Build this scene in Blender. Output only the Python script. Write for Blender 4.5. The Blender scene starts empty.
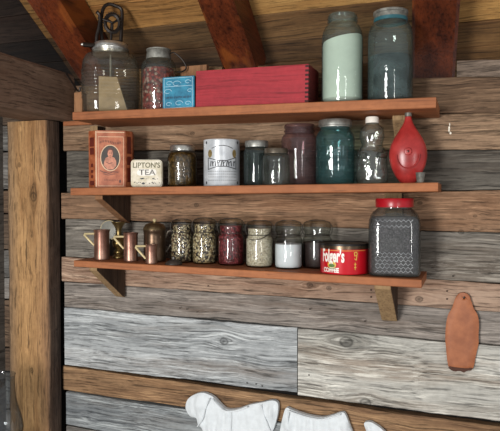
import bpy, bmesh, math, random
from mathutils import Vector, Matrix, noise
from mathutils.geometry import delaunay_2d_cdt
random.seed(7)
PI = math.pi
C = bpy.context.scene.collection

# ------------------------------------------------------------------ camera
F = 600.0; DW = 1.65; EYE = 1.55
YAW = math.radians(20.1); PITCH = math.atan(15.5/F)
cam_d = bpy.data.cameras.new('camera'); cam = bpy.data.objects.new('camera', cam_d); C.objects.link(cam)
cam.location = (0, -DW, EYE)
cam.rotation_euler = (PI/2-PITCH, 0, YAW)
cam_d.sensor_width = 36; cam_d.lens = F/500*36; cam_d.clip_start = .02
bpy.context.scene.camera = cam
RM = cam.rotation_euler.to_matrix(); CP = Vector(cam.location)
def ray(px, py): return RM @ Vector(((px-250)/F, -(py-215.5)/F, -1))
def P(px, py, Y=0.0):
    d = ray(px, py); t = (Y-CP.y)/d.y
    return CP+d*t
def PZ(px, py, p0, n):
    d = ray(px, py); t = (p0-CP).dot(n)/d.dot(n)
    return CP+d*t
def depth(p): return -(RM.transposed() @ (Vector(p)-CP)).z

# ------------------------------------------------------------------ node helpers
def L(h):
    if isinstance(h, str):
        h = h.lstrip('#'); c = [int(h[i:i+2], 16)/255 for i in (0, 2, 4)]
        return tuple([(x/12.92 if x <= .04045 else ((x+.055)/1.055)**2.4) for x in c]+[1])
    return tuple(h) if len(h) == 4 else tuple(h)+(1,)
def newmat(name):
    m = bpy.data.materials.new(name); m.use_nodes = True
    nt = m.node_tree; nt.nodes.clear()
    out = nt.nodes.new('ShaderNodeOutputMaterial')
    return m, nt, out
def N(nt, t, **kw):
    n = nt.nodes.new(t)
    for k, v in kw.items(): setattr(n, k, v)
    return n
def setv(nt, sock, v):
    if isinstance(v, bpy.types.NodeSocket): nt.links.new(v, sock)
    else: sock.default_value = v
def mathn(nt, op, a, b=None, c=None, clamp=False):
    n = N(nt, 'ShaderNodeMath', operation=op, use_clamp=clamp)
    for i, v in enumerate((a, b, c)):
        if v is not None: setv(nt, n.inputs[i], v)
    return n.outputs[0]
def mixc(nt, f, a, b, mode='MIX'):
    n = N(nt, 'ShaderNodeMix', data_type='RGBA', blend_type=mode)
    setv(nt, n.inputs[0], f); setv(nt, n.inputs[6], a); setv(nt, n.inputs[7], b)
    return n.outputs[2]
def ramp(nt, f, stops):
    n = N(nt, 'ShaderNodeValToRGB'); el = n.color_ramp.elements
    while len(el) < len(stops): el.new(.5)
    for e, (p, c) in zip(el, stops):
        e.position = p; e.color = L(c) if not isinstance(c, (int, float)) else (c, c, c, 1)
    nt.links.new(f, n.inputs[0]); return n.outputs[0]
def noise_t(nt, vec, scale, detail=4, rough=.5, dist=0):
    n = N(nt, 'ShaderNodeTexNoise'); n.inputs['Scale'].default_value = scale
    n.inputs['Detail'].default_value = detail; n.inputs['Roughness'].default_value = rough
    n.inputs['Distortion'].default_value = dist
    if vec is not None: nt.links.new(vec, n.inputs['Vector'])
    return n.outputs[0]
def vscale(nt, vec, s):
    n = N(nt, 'ShaderNodeVectorMath', operation='MULTIPLY'); nt.links.new(vec, n.inputs[0]); n.inputs[1].default_value = s
    return n.outputs[0]
def vadd(nt, a, b):
    n = N(nt, 'ShaderNodeVectorMath', operation='ADD'); nt.links.new(a, n.inputs[0]); setv(nt, n.inputs[1], b)
    return n.outputs[0]
def bump(nt, h, strength=.3, dist=.002):
    b = N(nt, 'ShaderNodeBump'); b.inputs['Strength'].default_value = strength; b.inputs['Distance'].default_value = dist
    nt.links.new(h, b.inputs['Height']); return b.outputs[0]
def principled(nt, out, col, rough=.5, metal=0, normal=None, spec=.5):
    p = N(nt, 'ShaderNodeBsdfPrincipled')
    setv(nt, p.inputs['Base Color'], col); setv(nt, p.inputs['Roughness'], rough); setv(nt, p.inputs['Metallic'], metal)
    p.inputs['Specular IOR Level'].default_value = spec
    if normal is not None: nt.links.new(normal, p.inputs['Normal'])
    nt.links.new(p.outputs[0], out.inputs[0]); return p

def wood(name, light=None, dark=None, axis='X', knots=(), rough=.8, streak=1.0, crack=.5, patch=.5, bs=.5, stain=None, fleck=0, warm=None):
    """grainy wood; colours from attributes ca / cb when light is None"""
    m, nt, out = newmat(name)
    tc = N(nt, 'ShaderNodeTexCoord').outputs['Object']
    if light is None:
        a = N(nt, 'ShaderNodeAttribute', attribute_name='ca').outputs['Color']
        b = N(nt, 'ShaderNodeAttribute', attribute_name='cb').outputs['Color']
        off = N(nt, 'ShaderNodeAttribute', attribute_name='off').outputs['Vector']
    else:
        a, b = L(light), L(dark)
        oi = N(nt, 'ShaderNodeObjectInfo').outputs['Random']
        cx = N(nt, 'ShaderNodeCombineXYZ')
        for i in range(3): nt.links.new(mathn(nt, 'MULTIPLY', oi, 7.3+3*i), cx.inputs[i])
        off = cx.outputs[0]
    vec = tc
    kd = None
    if knots:
        sx = N(nt, 'ShaderNodeSeparateXYZ'); nt.links.new(tc, sx.inputs[0])
        U = sx.outputs[{'X': 0, 'Z': 2, 'Y': 1}[axis]]; V = sx.outputs[2 if axis == 'X' else 0]
        tot = None
        for (ku, kv, kr) in knots:
            du = mathn(nt, 'SUBTRACT', U, ku); dv = mathn(nt, 'SUBTRACT', V, kv)
            d = mathn(nt, 'SQRT', mathn(nt, 'ADD', mathn(nt, 'POWER', mathn(nt, 'ABSOLUTE', mathn(nt, 'MULTIPLY', du, .75)), 2.), mathn(nt, 'POWER', mathn(nt, 'ABSOLUTE', dv), 2.)))
            dn = mathn(nt, 'DIVIDE', d, kr)
            kd = dn if kd is None else mathn(nt, 'MINIMUM', kd, dn)
            w = mathn(nt, 'MULTIPLY', mathn(nt, 'EXPONENT', mathn(nt, 'MULTIPLY', mathn(nt, 'MULTIPLY', dn, dn), -.12)), kr*1.6)
            # push grain lines round the knot
            sg = mathn(nt, 'DIVIDE', dv, mathn(nt, 'ADD', mathn(nt, 'ABSOLUTE', dv), kr*.5))
            dsp = mathn(nt, 'MULTIPLY', mathn(nt, 'MULTIPLY', w, sg), -1)
            tot = dsp if tot is None else mathn(nt, 'ADD', tot, dsp)
        cx2 = N(nt, 'ShaderNodeCombineXYZ'); nt.links.new(tot, cx2.inputs[2 if axis == 'X' else 0])
        vec = vadd(nt, vec, cx2.outputs[0])
    vec = vadd(nt, vec, off)
    # gentle waviness of the grain
    wv = N(nt, 'ShaderNodeTexNoise'); wv.inputs['Scale'].default_value = 4; wv.inputs['Detail'].default_value = 2
    nt.links.new(vec, wv.inputs['Vector'])
    wv2 = N(nt, 'ShaderNodeVectorMath', operation='MULTIPLY'); nt.links.new(wv.outputs['Color'], wv2.inputs[0]); wv2.inputs[1].default_value = (.03,)*3
    vec = vadd(nt, vec, wv2.outputs[0])
    def st(lo, hi): return {'X': (lo, hi, hi), 'Z': (hi, hi, lo), 'Y': (hi, lo, hi)}[axis]
    n1 = noise_t(nt, vscale(nt, vec, st(2.2, 60)), 1, 6, .65)
    n2 = noise_t(nt, vscale(nt, vec, st(1.6, 9)), 1, 5, .6)
    n3 = noise_t(nt, vscale(nt, vec, st(5, 190)), 1, 3, .6)
    n4 = noise_t(nt, vec, 60, 4, .6)
    f = mathn(nt, 'ADD', mathn(nt, 'MULTIPLY', n1, .55*streak), mathn(nt, 'MULTIPLY', n2, .45+.3*patch))
    f = mathn(nt, 'ADD', f, mathn(nt, 'MULTIPLY', n3, .25))
    mr = N(nt, 'ShaderNodeMapRange'); nt.links.new(f, mr.inputs[0])
    mid = .5*(.55*streak+.45+.3*patch+.25)
    mr.inputs[1].default_value = mid-.2; mr.inputs[2].default_value = mid+.2
    col = mixc(nt, mr.outputs[0], b, a)
    cr = ramp(nt, n3, [(.0, 1-crack), (.34, 1-crack), (.44, 1), (1, 1)])
    col = mixc(nt, 1, col, cr, 'MULTIPLY')
    cr2 = ramp(nt, n1, [(0, 1-.8*crack), (.33, 1-.8*crack), (.39, 1), (1, 1)])
    col = mixc(nt, 1, col, cr2, 'MULTIPLY')
    sp = ramp(nt, n4, [(0, .72), (.4, .9), (.6, 1.0), (1, 1.12)])
    col = mixc(nt, 1, col, sp, 'MULTIPLY')
    if warm:
        n7 = noise_t(nt, vadd(nt, vscale(nt, vec, st(1.3, 11)), (3.1, 5.2, 1.7)), 1, 6, .65)
        col = mixc(nt, ramp(nt, n7, [(0, 0), (.5, 0), (.68, .55), (1, .6)]), col, mixc(nt, 1, col, L(warm), 'MULTIPLY'))
    if fleck:
        n6 = noise_t(nt, vadd(nt, vscale(nt, vec, st(7, 210)), (9.1, 2.2, 4.7)), 1, 5, .7)
        n8 = noise_t(nt, vadd(nt, vscale(nt, vec, st(2.5, 20)), (1.1, 8.2, 6.7)), 1, 4, .6)
        fm = mathn(nt, 'MULTIPLY', ramp(nt, n6, [(0, 0), (.48, 0), (.62, 1), (1, 1)]), ramp(nt, n8, [(0, .15), (.42, .2), (.6, 1), (1, 1)]))
        br = mixc(nt, 1, a, (1.75, 1.75, 1.72, 1), 'MULTIPLY')
        col = mixc(nt, mathn(nt, 'MULTIPLY', fm, fleck), col, br)
        n9 = noise_t(nt, vadd(nt, vscale(nt, vec, st(9, 150)), (4.1, 7.2, 2.7)), 1, 4, .7)
        col = mixc(nt, 1, col, ramp(nt, n9, [(0, .3), (.36, .45), (.46, 1), (1, 1)]), 'MULTIPLY')
    if stain:
        n5 = noise_t(nt, vscale(nt, vec, st(3, 14)), 1, 3, .5)
        col = mixc(nt, ramp(nt, n5, [(0, 0), (.58, 0), (.66, .7), (1, .8)]), col, L(stain))
    if kd is not None:
        nn = mathn(nt, 'ADD', kd, mathn(nt, 'MULTIPLY', n4, .3))
        km = ramp(nt, nn, [(0, .10), (.25, .3), (.6, .55), (.85, .42), (1.0, .25), (1.15, .5)])
        # ramp clamps at 1: scale distance
        nn2 = mathn(nt, 'MULTIPLY', nn, .5)
        km = ramp(nt, nn2, [(0, .22), (.2, .5), (.35, .7), (.5, .38), (.62, .9), (.75, 1)])
        col = mixc(nt, 1, col, km, 'MULTIPLY')
    hgt = mathn(nt, 'ADD', mathn(nt, 'MULTIPLY', n1, .7), mathn(nt, 'MULTIPLY', n3, .4))
    principled(nt, out, col, rough, 0, bump(nt, hgt, bs, .006), .25)
    return m

def glass(name, tint='#e8eeea', edge='#6f7f7a', wav=.25, refl=.06, film=0, film_col='#9aa09a'):
    m, nt, out = newmat(name)
    lw = N(nt, 'ShaderNodeLayerWeight'); lw.inputs[0].default_value = .5
    fc = lw.outputs['Facing']
    f2 = mathn(nt, 'POWER', fc, 2.2)
    tr = N(nt, 'ShaderNodeBsdfTransparent'); nt.links.new(mixc(nt, f2, L(tint), L(edge)), tr.inputs[0])
    gl = N(nt, 'ShaderNodeBsdfGlossy'); gl.inputs['Roughness'].default_value = .04
    tc = N(nt, 'ShaderNodeTexCoord').outputs['Object']
    nz = noise_t(nt, tc, 45, 2, .5)
    nt.links.new(bump(nt, nz, wav, .004), gl.inputs['Normal'])
    fr = mathn(nt, 'ADD', mathn(nt, 'MULTIPLY', mathn(nt, 'POWER', fc, 4.), .55), refl, clamp=True)
    mx = N(nt, 'ShaderNodeMixShader'); nt.links.new(fr, mx.inputs[0]); nt.links.new(tr.outputs[0], mx.inputs[1]); nt.links.new(gl.outputs[0], mx.inputs[2])
    last = mx.outputs[0]
    if film:
        df = N(nt, 'ShaderNodeBsdfDiffuse'); df.inputs[0].default_value = L(film_col)
        nf = ramp(nt, noise_t(nt, tc, 25, 5, .6), [(0, film*.4), (.4, film*.6), (.7, film*1.3), (1, film*1.5)])
        mx2 = N(nt, 'ShaderNodeMixShader'); nt.links.new(nf, mx2.inputs[0]); nt.links.new(last, mx2.inputs[1]); nt.links.new(df.outputs[0], mx2.inputs[2])
        last = mx2.outputs[0]
    nt.links.new(last, out.inputs[0])
    return m
def plain(name, col, rough=.5, metal=0, var=.15, nscale=30, bs=.1, col2=None, spec=.5):
    m, nt, out = newmat(name)
    tc = N(nt, 'ShaderNodeTexCoord').outputs['Object']
    nz = noise_t(nt, tc, nscale, 5, .6)
    c2 = L(col2) if col2 else tuple([x*(1-var*1.6) for x in L(col)[:3]]+[1])
    c = mixc(nt, ramp(nt, nz, [(0, 0), (.38, 0), (.62, 1), (1, 1)]), c2, L(col))
    principled(nt, out, c, rough, metal, bump(nt, nz, bs, .002), spec)
    return m
def speckle(name, cols, scale=220, rough=.5, bs=.6):
    m, nt, out = newmat(name)
    tc = N(nt, 'ShaderNodeTexCoord').outputs['Object']
    v = N(nt, 'ShaderNodeTexVoronoi'); v.inputs['Scale'].default_value = scale; nt.links.new(tc, v.inputs['Vector'])
    sx = N(nt, 'ShaderNodeSeparateColor'); nt.links.new(v.outputs['Color'], sx.inputs[0])
    rp = N(nt, 'ShaderNodeValToRGB'); rp.color_ramp.interpolation = 'CONSTANT'
    el = rp.color_ramp.elements
    while len(el) < len(cols): el.new(.5)
    for i, (e, c) in enumerate(zip(el, cols)): e.position = i/len(cols); e.color = L(c)
    nt.links.new(sx.outputs[0], rp.inputs[0])
    edge = ramp(nt, v.outputs['Distance'], [(0, 1), (.45, .95), (.75, .35), (1, .2)])
    c = mixc(nt, 1, rp.outputs[0], edge, 'MULTIPLY')
    inv = mathn(nt, 'SUBTRACT', 1, v.outputs['Distance'])
    principled(nt, out, c, rough, 0, bump(nt, inv, bs, .003))
    return m

M = {}
M['zinc'] = plain('zinc_metal', '#a9a9a2', .42, .75, .25, 60, .15)
M['zinc_dark'] = plain('dull_zinc', '#8b8a82', .5, .5, .3, 60, .2)
M['silver'] = plain('bright_tin', '#c4c2bb', .3, .85, .2, 60, .1)
M['iron'] = plain('cast_iron', '#2e2723', .45, .6, .3, 80, .3)
M['copper'] = plain('copper', '#a58271', .36, .75, .2, 18, .05, col2='#7a5649')
M['copper_old'] = plain('aged_copper', '#7a6350', .34, .85, .2, 18, .05, col2='#564436')
M['brass'] = plain('brass', '#9a8558', .32, .85, .25, 25, .05, col2='#6d5c38')
M['brass_pale'] = plain('pale_brass', '#dccb9c', .4, .35, .1, 25, .05)
M['pewter'] = plain('pewter', '#5c5753', .4, .7, .2, 40, .1)
M['red_lid'] = plain('red_enamel', '#a81420', .3, 0, .15, 30, .03)
M['red_can'] = plain('red_lithograph', '#c00f1f', .28, .1, .06, 20, .02)
M['white_print'] = plain('white_print', '#e9e4da', .4, 0, .05)
M['yellow_print'] = plain('yellow_print', '#d8b04a', .4, 0, .05)
M['green_print'] = plain('green_print', '#5b7a42', .4, 0, .05)
M['black_print'] = plain('black_print', '#26262a', .5, 0, .05)
M['black_lid'] = plain('black_lid', '#1d1917', .4, .3, .1)
M['redbox'] = wood('red_stained_wood', '#b2343c', '#8e2730', 'X', rough=.6, crack=.25, streak=.6, bs=.25)
M['redbox_side'] = wood('red_stained_end_wood', '#7d2c2c', '#3a1717', 'Y', rough=.7, crack=.4, bs=.3)
M['dark_wood'] = plain('dark_joint', '#3d1515', .8)
M['shelf'] = wood('shelf_board', '#ae6f47', '#875235', 'X', rough=.65, crack=.25, streak=.5, patch=.6, bs=.3)
M['tanwood'] = wood('tan_bracket_wood', '#a88c66', '#7d6246', 'Z', rough=.75, crack=.3, bs=.3)
M['tanwood2'] = wood('brown_bracket_wood', '#9c7250', '#6f4c33', 'Z', rough=.75, crack=.3, bs=.3)
M['post'] = wood('hewn_post', None, None, 'Z', rough=.75, crack=.4, streak=.8, patch=1.1, bs=.9, fleck=.22, warm='#a87f5c',
                 knots=[(P(35, 197, -.06).z, P(35, 197, -.06).x, .012), (P(21, 165, -.06).z, P(21, 165, -.06).x, .006), (P(33, 236, -.06).z, P(33, 236, -.06).x, .004), (P(33, 370, -.06).z, P(33, 370, -.06).x, .007)])
M['beam'] = wood('grey_plate_beam', '#947a67', '#5d4a3d', 'Y', fleck=.3, warm='#a07c60', rough=.85, crack=.35, streak=.5, patch=.8, bs=.5)
M['rafter'] = wood('dark_red_rafter', '#74371c', '#35180f', 'Y', rough=.42, crack=.4, patch=1.0, bs=.5, stain='#8a4a20')
M['shade_side'] = wood('painted_shade_side', '#5b4839', '#2e231c', 'Z', rough=.85, crack=.5, bs=.5)  # darker wood colour stands in for shade on the bracket sides
M['cloth'] = plain('white_cotton', '#d9dfe2', .9, 0, .05, 60, .35)
M['leather'] = plain('brown_leather', '#a4633c', .6, 0, .2, 22, .25, col2='#8b4f2d')
M['leather_dark'] = plain('frayed_leather_edge', '#4a2a1c', .8, 0, .2)

# ------------------------------------------------------------------ object helpers
def obj(name, bm, mat, parent=None, loc=None, smooth=False):
    me = bpy.data.meshes.new(name); bm.normal_update(); bm.to_mesh(me); bm.free()
    o = bpy.data.objects.new(name, me); C.objects.link(o)
    for mm in (mat if isinstance(mat, (list, tuple)) else [mat]): me.materials.append(mm)
    if parent: o.parent = parent
    if loc is not None: o.location = loc
    if smooth:
        for p in me.polygons: p.use_smooth = True
        try:
            me.set_sharp_from_angle(angle=math.radians(42))
        except Exception: pass
    return o
def tag(o, label, cat, group=None, kind=None):
    o['label'] = label; o['category'] = cat
    if group: o['group'] = group
    if kind: o['kind'] = kind
    return o
def struct(o): o['kind'] = 'structure'; return o
def thing(name, label, cat, loc, rz=0, group=None):
    o = bpy.data.objects.new(name, None); C.objects.link(o); o.empty_display_size = .03
    o.location = loc; o.rotation_euler = (0, 0, rz)
    tag(o, label, cat, group, 'thing'); return o
def loft(prof, seg=40, shape=None, cap=True):
    """rings from a profile of (radius, height); shape(angle) gives a unit outline"""
    bm = bmesh.new(); rings = []
    for r, z in prof:
        if r < 1e-6: rings.append([bm.verts.new((0, 0, z))]); continue
        ring = []
        for i in range(seg):
            a = 2*PI*i/seg
            x, y = (shape(a) if shape else (math.cos(a), math.sin(a)))
            ring.append(bm.verts.new((r*x, r*y, z)))
        rings.append(ring)
    for A, B in zip(rings, rings[1:]):
        if len(A) == 1 and len(B) == 1: continue
        for i in range(seg):
            j = (i+1) % seg
            if len(A) == 1: bm.faces.new((A[0], B[j], B[i]))
            elif len(B) == 1: bm.faces.new((A[i], A[j], B[0]))
            else: bm.faces.new((A[i], A[j], B[j], B[i]))
    if cap:
        if len(rings[0]) > 1: bm.faces.new(list(reversed(rings[0])))
        if len(rings[-1]) > 1: bm.faces.new(rings[-1])
    bmesh.ops.recalc_face_normals(bm, faces=bm.faces)
    return bm
def squircle(wx=1, wy=1, n=5):
    def f(a):
        c, s = math.cos(a), math.sin(a)
        k = (abs(c)**n+abs(s)**n)**(-1/n)
        return wx*c*k, wy*s*k
    return f
def tube(bm, pts, r, seg=8, closed=False, flat=None):
    pts = [Vector(p) for p in pts]; n = len(pts); rings = []
    up = Vector((0, 0, 1)); prevn = None
    for i, p in enumerate(pts):
        a = pts[i-1] if (i > 0 or closed) else p
        b = pts[(i+1) % n] if (i < n-1 or closed) else p
        t = (b-a).normalized()
        nn = prevn if prevn is not None else (up.cross(t) if abs(t.z) < .9 else Vector((1, 0, 0)).cross(t))
        nn = (nn - t*nn.dot(t))
        if nn.length < 1e-6: nn = t.orthogonal()
        nn.normalize(); prevn = nn; bb = t.cross(nn)
        rr = r[i] if isinstance(r, (list, tuple)) else r
        rings.append([bm.verts.new(p+nn*math.cos(2*PI*k/seg)*rr+bb*math.sin(2*PI*k/seg)*rr*(flat or 1)) for k in range(seg)])
    m = n if closed else n-1
    for i in range(m):
        A, B = rings[i], rings[(i+1) % n]
        for k in range(seg): bm.faces.new((A[k], A[(k+1) % seg], B[(k+1) % seg], B[k]))
    if not closed: bm.faces.new(list(reversed(rings[0]))); bm.faces.new(rings[-1])
    return bm
def tubeo(name, pts, r, mat, parent=None, seg=8, closed=False, flat=None):
    bm = bmesh.new(); tube(bm, pts, r, seg, closed, flat)
    bmesh.ops.recalc_face_normals(bm, faces=bm.faces)
    return obj(name, bm, mat, parent, smooth=True)
def box(bm, x0, x1, y0, y1, z0, z1, bev=0, mi=0):
    vs = [bm.verts.new((x, y, z)) for z in (z0, z1) for y in (y0, y1) for x in (x0, x1)]
    fs = [bm.faces.new([vs[i] for i in q]) for q in ((0, 2, 3, 1), (4, 5, 7, 6), (0, 1, 5, 4), (2, 6, 7, 3), (0, 4, 6, 2), (1, 3, 7, 5))]
    for f in fs: f.material_index = mi
    if bev:
        es = list({e for f in fs for e in f.edges})
        bmesh.ops.bevel(bm, geom=es, offset=bev, segments=2, affect='EDGES', profile=.5)
    return bm
def prism(bm, pts, d0, d1, mi=0, plane='XZ'):
    """outline of (u,v) points extruded from depth d0 to d1"""
    def q(u, v, d): return (u, d, v) if plane == 'XZ' else (d, u, v)
    A = [bm.verts.new(q(u, v, d0)) for u, v in pts]; B = [bm.verts.new(q(u, v, d1)) for u, v in pts]
    n = len(pts)
    fs = [bm.faces.new(A), bm.faces.new(list(reversed(B)))]
    for i in range(n): fs.append(bm.faces.new((A[i], B[i], B[(i+1) % n], A[(i+1) % n])))
    for f in fs: f.material_index = mi
    return bm
def rings_bezier(pts, n=8, closed=True):
    """Catmull-Rom through 2-D points"""
    out = []; m = len(pts)
    for i in range(m if closed else m-1):
        g = lambda k: pts[k % m] if closed else pts[max(0, min(m-1, k))]
        p0, p1, p2, p3 = g(i-1), g(i), g(i+1), g(i+2)
        for k in range(n):
            t = k/n
            out.append(tuple(.5*((2*p1[j])+(-p0[j]+p2[j])*t+(2*p0[j]-5*p1[j]+4*p2[j]-p3[j])*t*t+(-p0[j]+3*p1[j]-3*p2[j]+p3[j])*t**3) for j in range(len(p1))))
    if not closed: out.append(tuple(pts[-1]))
    return out
def text_bm(body, size, bold=0, sx=1.0):
    cu = bpy.data.curves.new('lettering', 'FONT'); cu.body = body; cu.size = size; cu.align_x = 'CENTER'; cu.align_y = 'CENTER'
    cu.offset = bold; cu.resolution_u = 3
    o = bpy.data.objects.new('lettering', cu); C.objects.link(o)
    bpy.context.view_layer.update()
    me = bpy.data.meshes.new_from_object(o.evaluated_get(bpy.context.evaluated_depsgraph_get()))
    bpy.data.objects.remove(o)
    bm = bmesh.new(); bm.from_mesh(me); bpy.data.meshes.remove(me)
    for v in bm.verts: v.co.x *= sx
    return bm
def wrap(bm, r, z0, a0=0.0, arc=0.0):
    """lay a flat x/y drawing round a can of radius r, facing -Y at angle a0"""
    es = [e for e in bm.edges if e.calc_length() > .006]
    if es: bmesh.ops.subdivide_edges(bm, edges=es, cuts=3)
    bmesh.ops.triangulate(bm, faces=bm.faces)
    for v in bm.verts:
        x, y, z = v.co; a = a0+x/r; rr = r+z
        v.co = (rr*math.sin(a), -rr*math.cos(a), z0+y+arc*(1-(x/r)**2))
    return bm
def flatface(bm, y0, xc, zc):
    for v in bm.verts:
        x, y, z = v.co; v.co = (xc+x, y0-z, zc+y)
    return bm
def poly(bm, pts, h=0.0):
    f = bm.faces.new([bm.verts.new((x, y, h)) for x, y in pts]); return f
def ellipse(xc, yc, a, b, n=28): return [(xc+a*math.cos(2*PI*i/n), yc+b*math.sin(2*PI*i/n)) for i in range(n)]
def stroke(bm, pts, w, h=0.0):
    pts = [Vector(p) for p in pts]
    for a, b in zip(pts, pts[1:]):
        d = (b-a); 
        if d.length < 1e-7: continue
        n = Vector((-d.y, d.x)).normalized()*w/2
        poly(bm, [tuple(a-n), tuple(b-n), tuple(b+n), tuple(a+n)], h)

def setattrs(o, fn_off=None):
    pass

# ------------------------------------------------------------------ the wall of planks
PLY = 0.0
# (y at px 66, y at px 500) top and bottom, light, dark, start px, end px, relief
G = '#'
rows = [
 ((86, 76), (122, 113), '#7f6650', '#503d2f', 60, 700, 0, 'r0'),  # brown deepened, shadow at the wall top put into the colour
 ((122, 113), (151, 150), '#9c8168', '#6a5441', 64, 700, -.004, 'r1'),
 ((151, 150), (193, 190), '#6b665e', '#3a3530', 66, 700, .004, 'r2'),
 ((193, 190), (219, 233), '#99795f', '#634c3b', 62, 700, -.004, 'r3'),
 ((219, 233), (257, 284), '#8d877e', '#4f4942', 65, 700, .003, 'r4'),
 ((257, 284), (282, 312), '#b39a86', '#836755', 62, 700, -.003, 'r5'),
 ((282, 312), (307, 346), '#989089', '#5f5851', 64, 700, .002, 'r6'),
]
planks = []
for (t, b, ca, cb, x0, x1, rel, _) in rows: planks.append((t, b, ca, cb, x0, x1, rel))
planks += [
 ((307, 346), (365, 417), '#bbbfc0', '#6d7173', 65, 297.5, -.004),
 ((307, 346), (364.5, 421), '#cac8c0', '#85837c', 298.5, 700, -.006),
 ((366.5, 428), (391, 454), '#a0805f', '#6b4f3a', 62, 700, .004),
 ((392, 456), (425, 500), '#9ea3a4', '#575b5f', 66, 700, .0),
 ((426, 501), (470, 550), '#8f8a84', '#55504c', 66, 700, .002),
 ((471, 551), (520, 610), '#8f8a84', '#55504c', 66, 700, .002),
]
# planks left of the post
yy = [96, 126, 152, 190, 214, 250, 278, 300, 348, 372, 410, 450]
for i in range(len(yy)-1):
    planks.append(((yy[i], yy[i]), (yy[i+1]-.7, yy[i+1]-.7), ['#6c5b4c', '#7a7874', '#8d8984', '#7b6653'][i % 4], ['#433830', '#4a4744', '#57534f', '#4f3f33'][i % 4], -60, 30, .0))
# short upper boards between the rafter feet
planks += [((69, 58), (86, 76), '#8a6f50', '#5c4633', 112, 220, .015),
           ((69, 60), (86, 76), '#7a5f45', '#523d2c', 256, 410, .015),
           ((70, 59.5), (85, 77), '#867668', '#5a4d43', 457, 700, -.006)]
bm = bmesh.new()
la = bm.verts.layers.float_color.new('ca'); lb = bm.verts.layers.float_color.new('cb'); lo = bm.verts.layers.float_vector.new('off')
def zline(pr, px):
    y = pr[0]+(pr[1]-pr[0])*(px-66)/(434.)
    return y
def plank(bm, x0, x1, zt, zb, yf, th, ca, cb, seed, n=40, wob=.0020):
    off = Vector((seed*1.37, seed*.71, seed*2.13)); prev = None
    CA, CB = L(ca), L(cb)
    for i in range(n+1):
        t = i/n; X = x0+(x1-x0)*t
        a = noise.noise((X*7+seed*9, 1.3, 0))*wob*1.6+noise.noise((X*40+seed*9, 1.3, 0))*wob*.6
        b = noise.noise((X*7+seed*9, 7.7, 0))*wob*1.6+noise.noise((X*40+seed*9, 5.3, 0))*wob*.6
        T, B = zt(t)-.0008+a, zb(t)+.0008+b
        bev = .0022
        co = [(X, yf+th, B), (X, yf+bev, B), (X, yf, B+bev), (X, yf+noise.noise((X*3, seed, 1))*.001, (T+B)/2), (X, yf, T-bev), (X, yf+bev, T), (X, yf+th, T)]
        ring = []
        for c in co:
            v = bm.verts.new(c); v[la] = CA; v[lb] = CB; v[lo] = off; ring.append(v)
        if prev:
            for k in range(len(ring)-1):
                bm.faces.new((prev[k], ring[k], ring[k+1], prev[k+1]))
        if i in (0, n):
            bm.faces.new(ring if i == n else list(reversed(ring)))
        prev = ring
for s, (t, b, ca, cb, x0, x1, rel) in enumerate(planks):
    pa, pb = P(x0, zline(t, x0)), P(x1, zline(t, x1)); qa, qb = P(x0, zline(b, x0)), P(x1, zline(b, x1))
    zt = lambda u, pa=pa, pb=pb: pa.z+(pb.z-pa.z)*u
    zb = lambda u, qa=qa, qb=qb: qa.z+(qb.z-qa.z)*u
    plank(bm, pa.x, pb.x, zt, zb, PLY+rel, .03, ca, cb, s+1, 110 if x1-x0 > 200 else 20)
# lower planks down to the floor
zc = P(250, 560).z
k = 50
while zc > 0.02:
    z1 = max(zc-.17, 0)
    plank(bm, P(-60, 300).x, P(700, 300).x, lambda u, z=zc: z, lambda u, z=z1: z, .002, .03, '#8f8a84', '#55504c', k, 12)
    zc = z1; k += 1
# paint fleck on the plank
for (px, py, w, h) in ((449, 129, .0035, .009), (449.6, 124.5, .0015, .006), (450.5, 133, .003, .004)):
    c = P(px, py, -.0052); vs = []
    for i in range(8):
        a = 2*PI*i/8; v = bm.verts.new((c.x+w*math.cos(a)*random.uniform(.6, 1.1), c.y, c.z+h*math.sin(a)*random.uniform(.7, 1.1)))
        v[la] = L('#e6dfd0'); v[lb] = L('#d5cdbd'); vs.append(v)
    bm.faces.new(vs)
# nail heads
for (px, py) in ((180, 308), (187, 309), (197, 312), (256, 384), (247, 383), (262, 386), (371, 283), (371, 290), (371, 297), (447, 291), (447, 299), (100, 233), (170, 236), (309, 375), (365, 321), (310, 309), (453, 276), (470, 327), (208, 286), (330, 280)):
    c = P(px, py, -.0075); vs = []
    for i in range(8):
        a = 2*PI*i/8; v = bm.verts.new((c.x+.0022*math.cos(a), c.y, c.z+.0022*math.sin(a)))
        v[la] = L('#2c2420'); v[lb] = L('#1c1613'); vs.append(v)
    bm.faces.new(vs)
kn = []
for (px, py, r) in ((224.5, 341, .011), (346.5, 341.5, .015), (419, 299, .008), (193, 133.5, .006), (366, 402, .012), (245, 246, .006), (197, 205, .006), (329, 274+14, .006), (420, 203, .005), (461, 232, .006), (475, 216, .004), (310, 285, .007)):
    c = P(px, py); kn.append((c.x, c.z, r))
M['wall'] = wood('weathered_planks', None, None, 'X', knots=kn, rough=.85, crack=.55, patch=.8, bs=1.0, fleck=.6, warm='#b89678')
# near-black sheet behind the planks, shade of the gaps in its colour
v0 = len(bm.verts)
X0, X1 = P(-60, 300).x, P(700, 300).x
vs = [bm.verts.new(c) for c in ((X0, .036, 0), (X1, .036, 0), (X1, .036, P(700, 72).z), (X0, .036, P(-60, 100).z))]
for v in vs: v[la] = L('#15110e'); v[lb] = L('#0c0a08')
bm.faces.new(vs)
wall = struct(obj('wall_back', bm, M['wall']))

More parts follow.
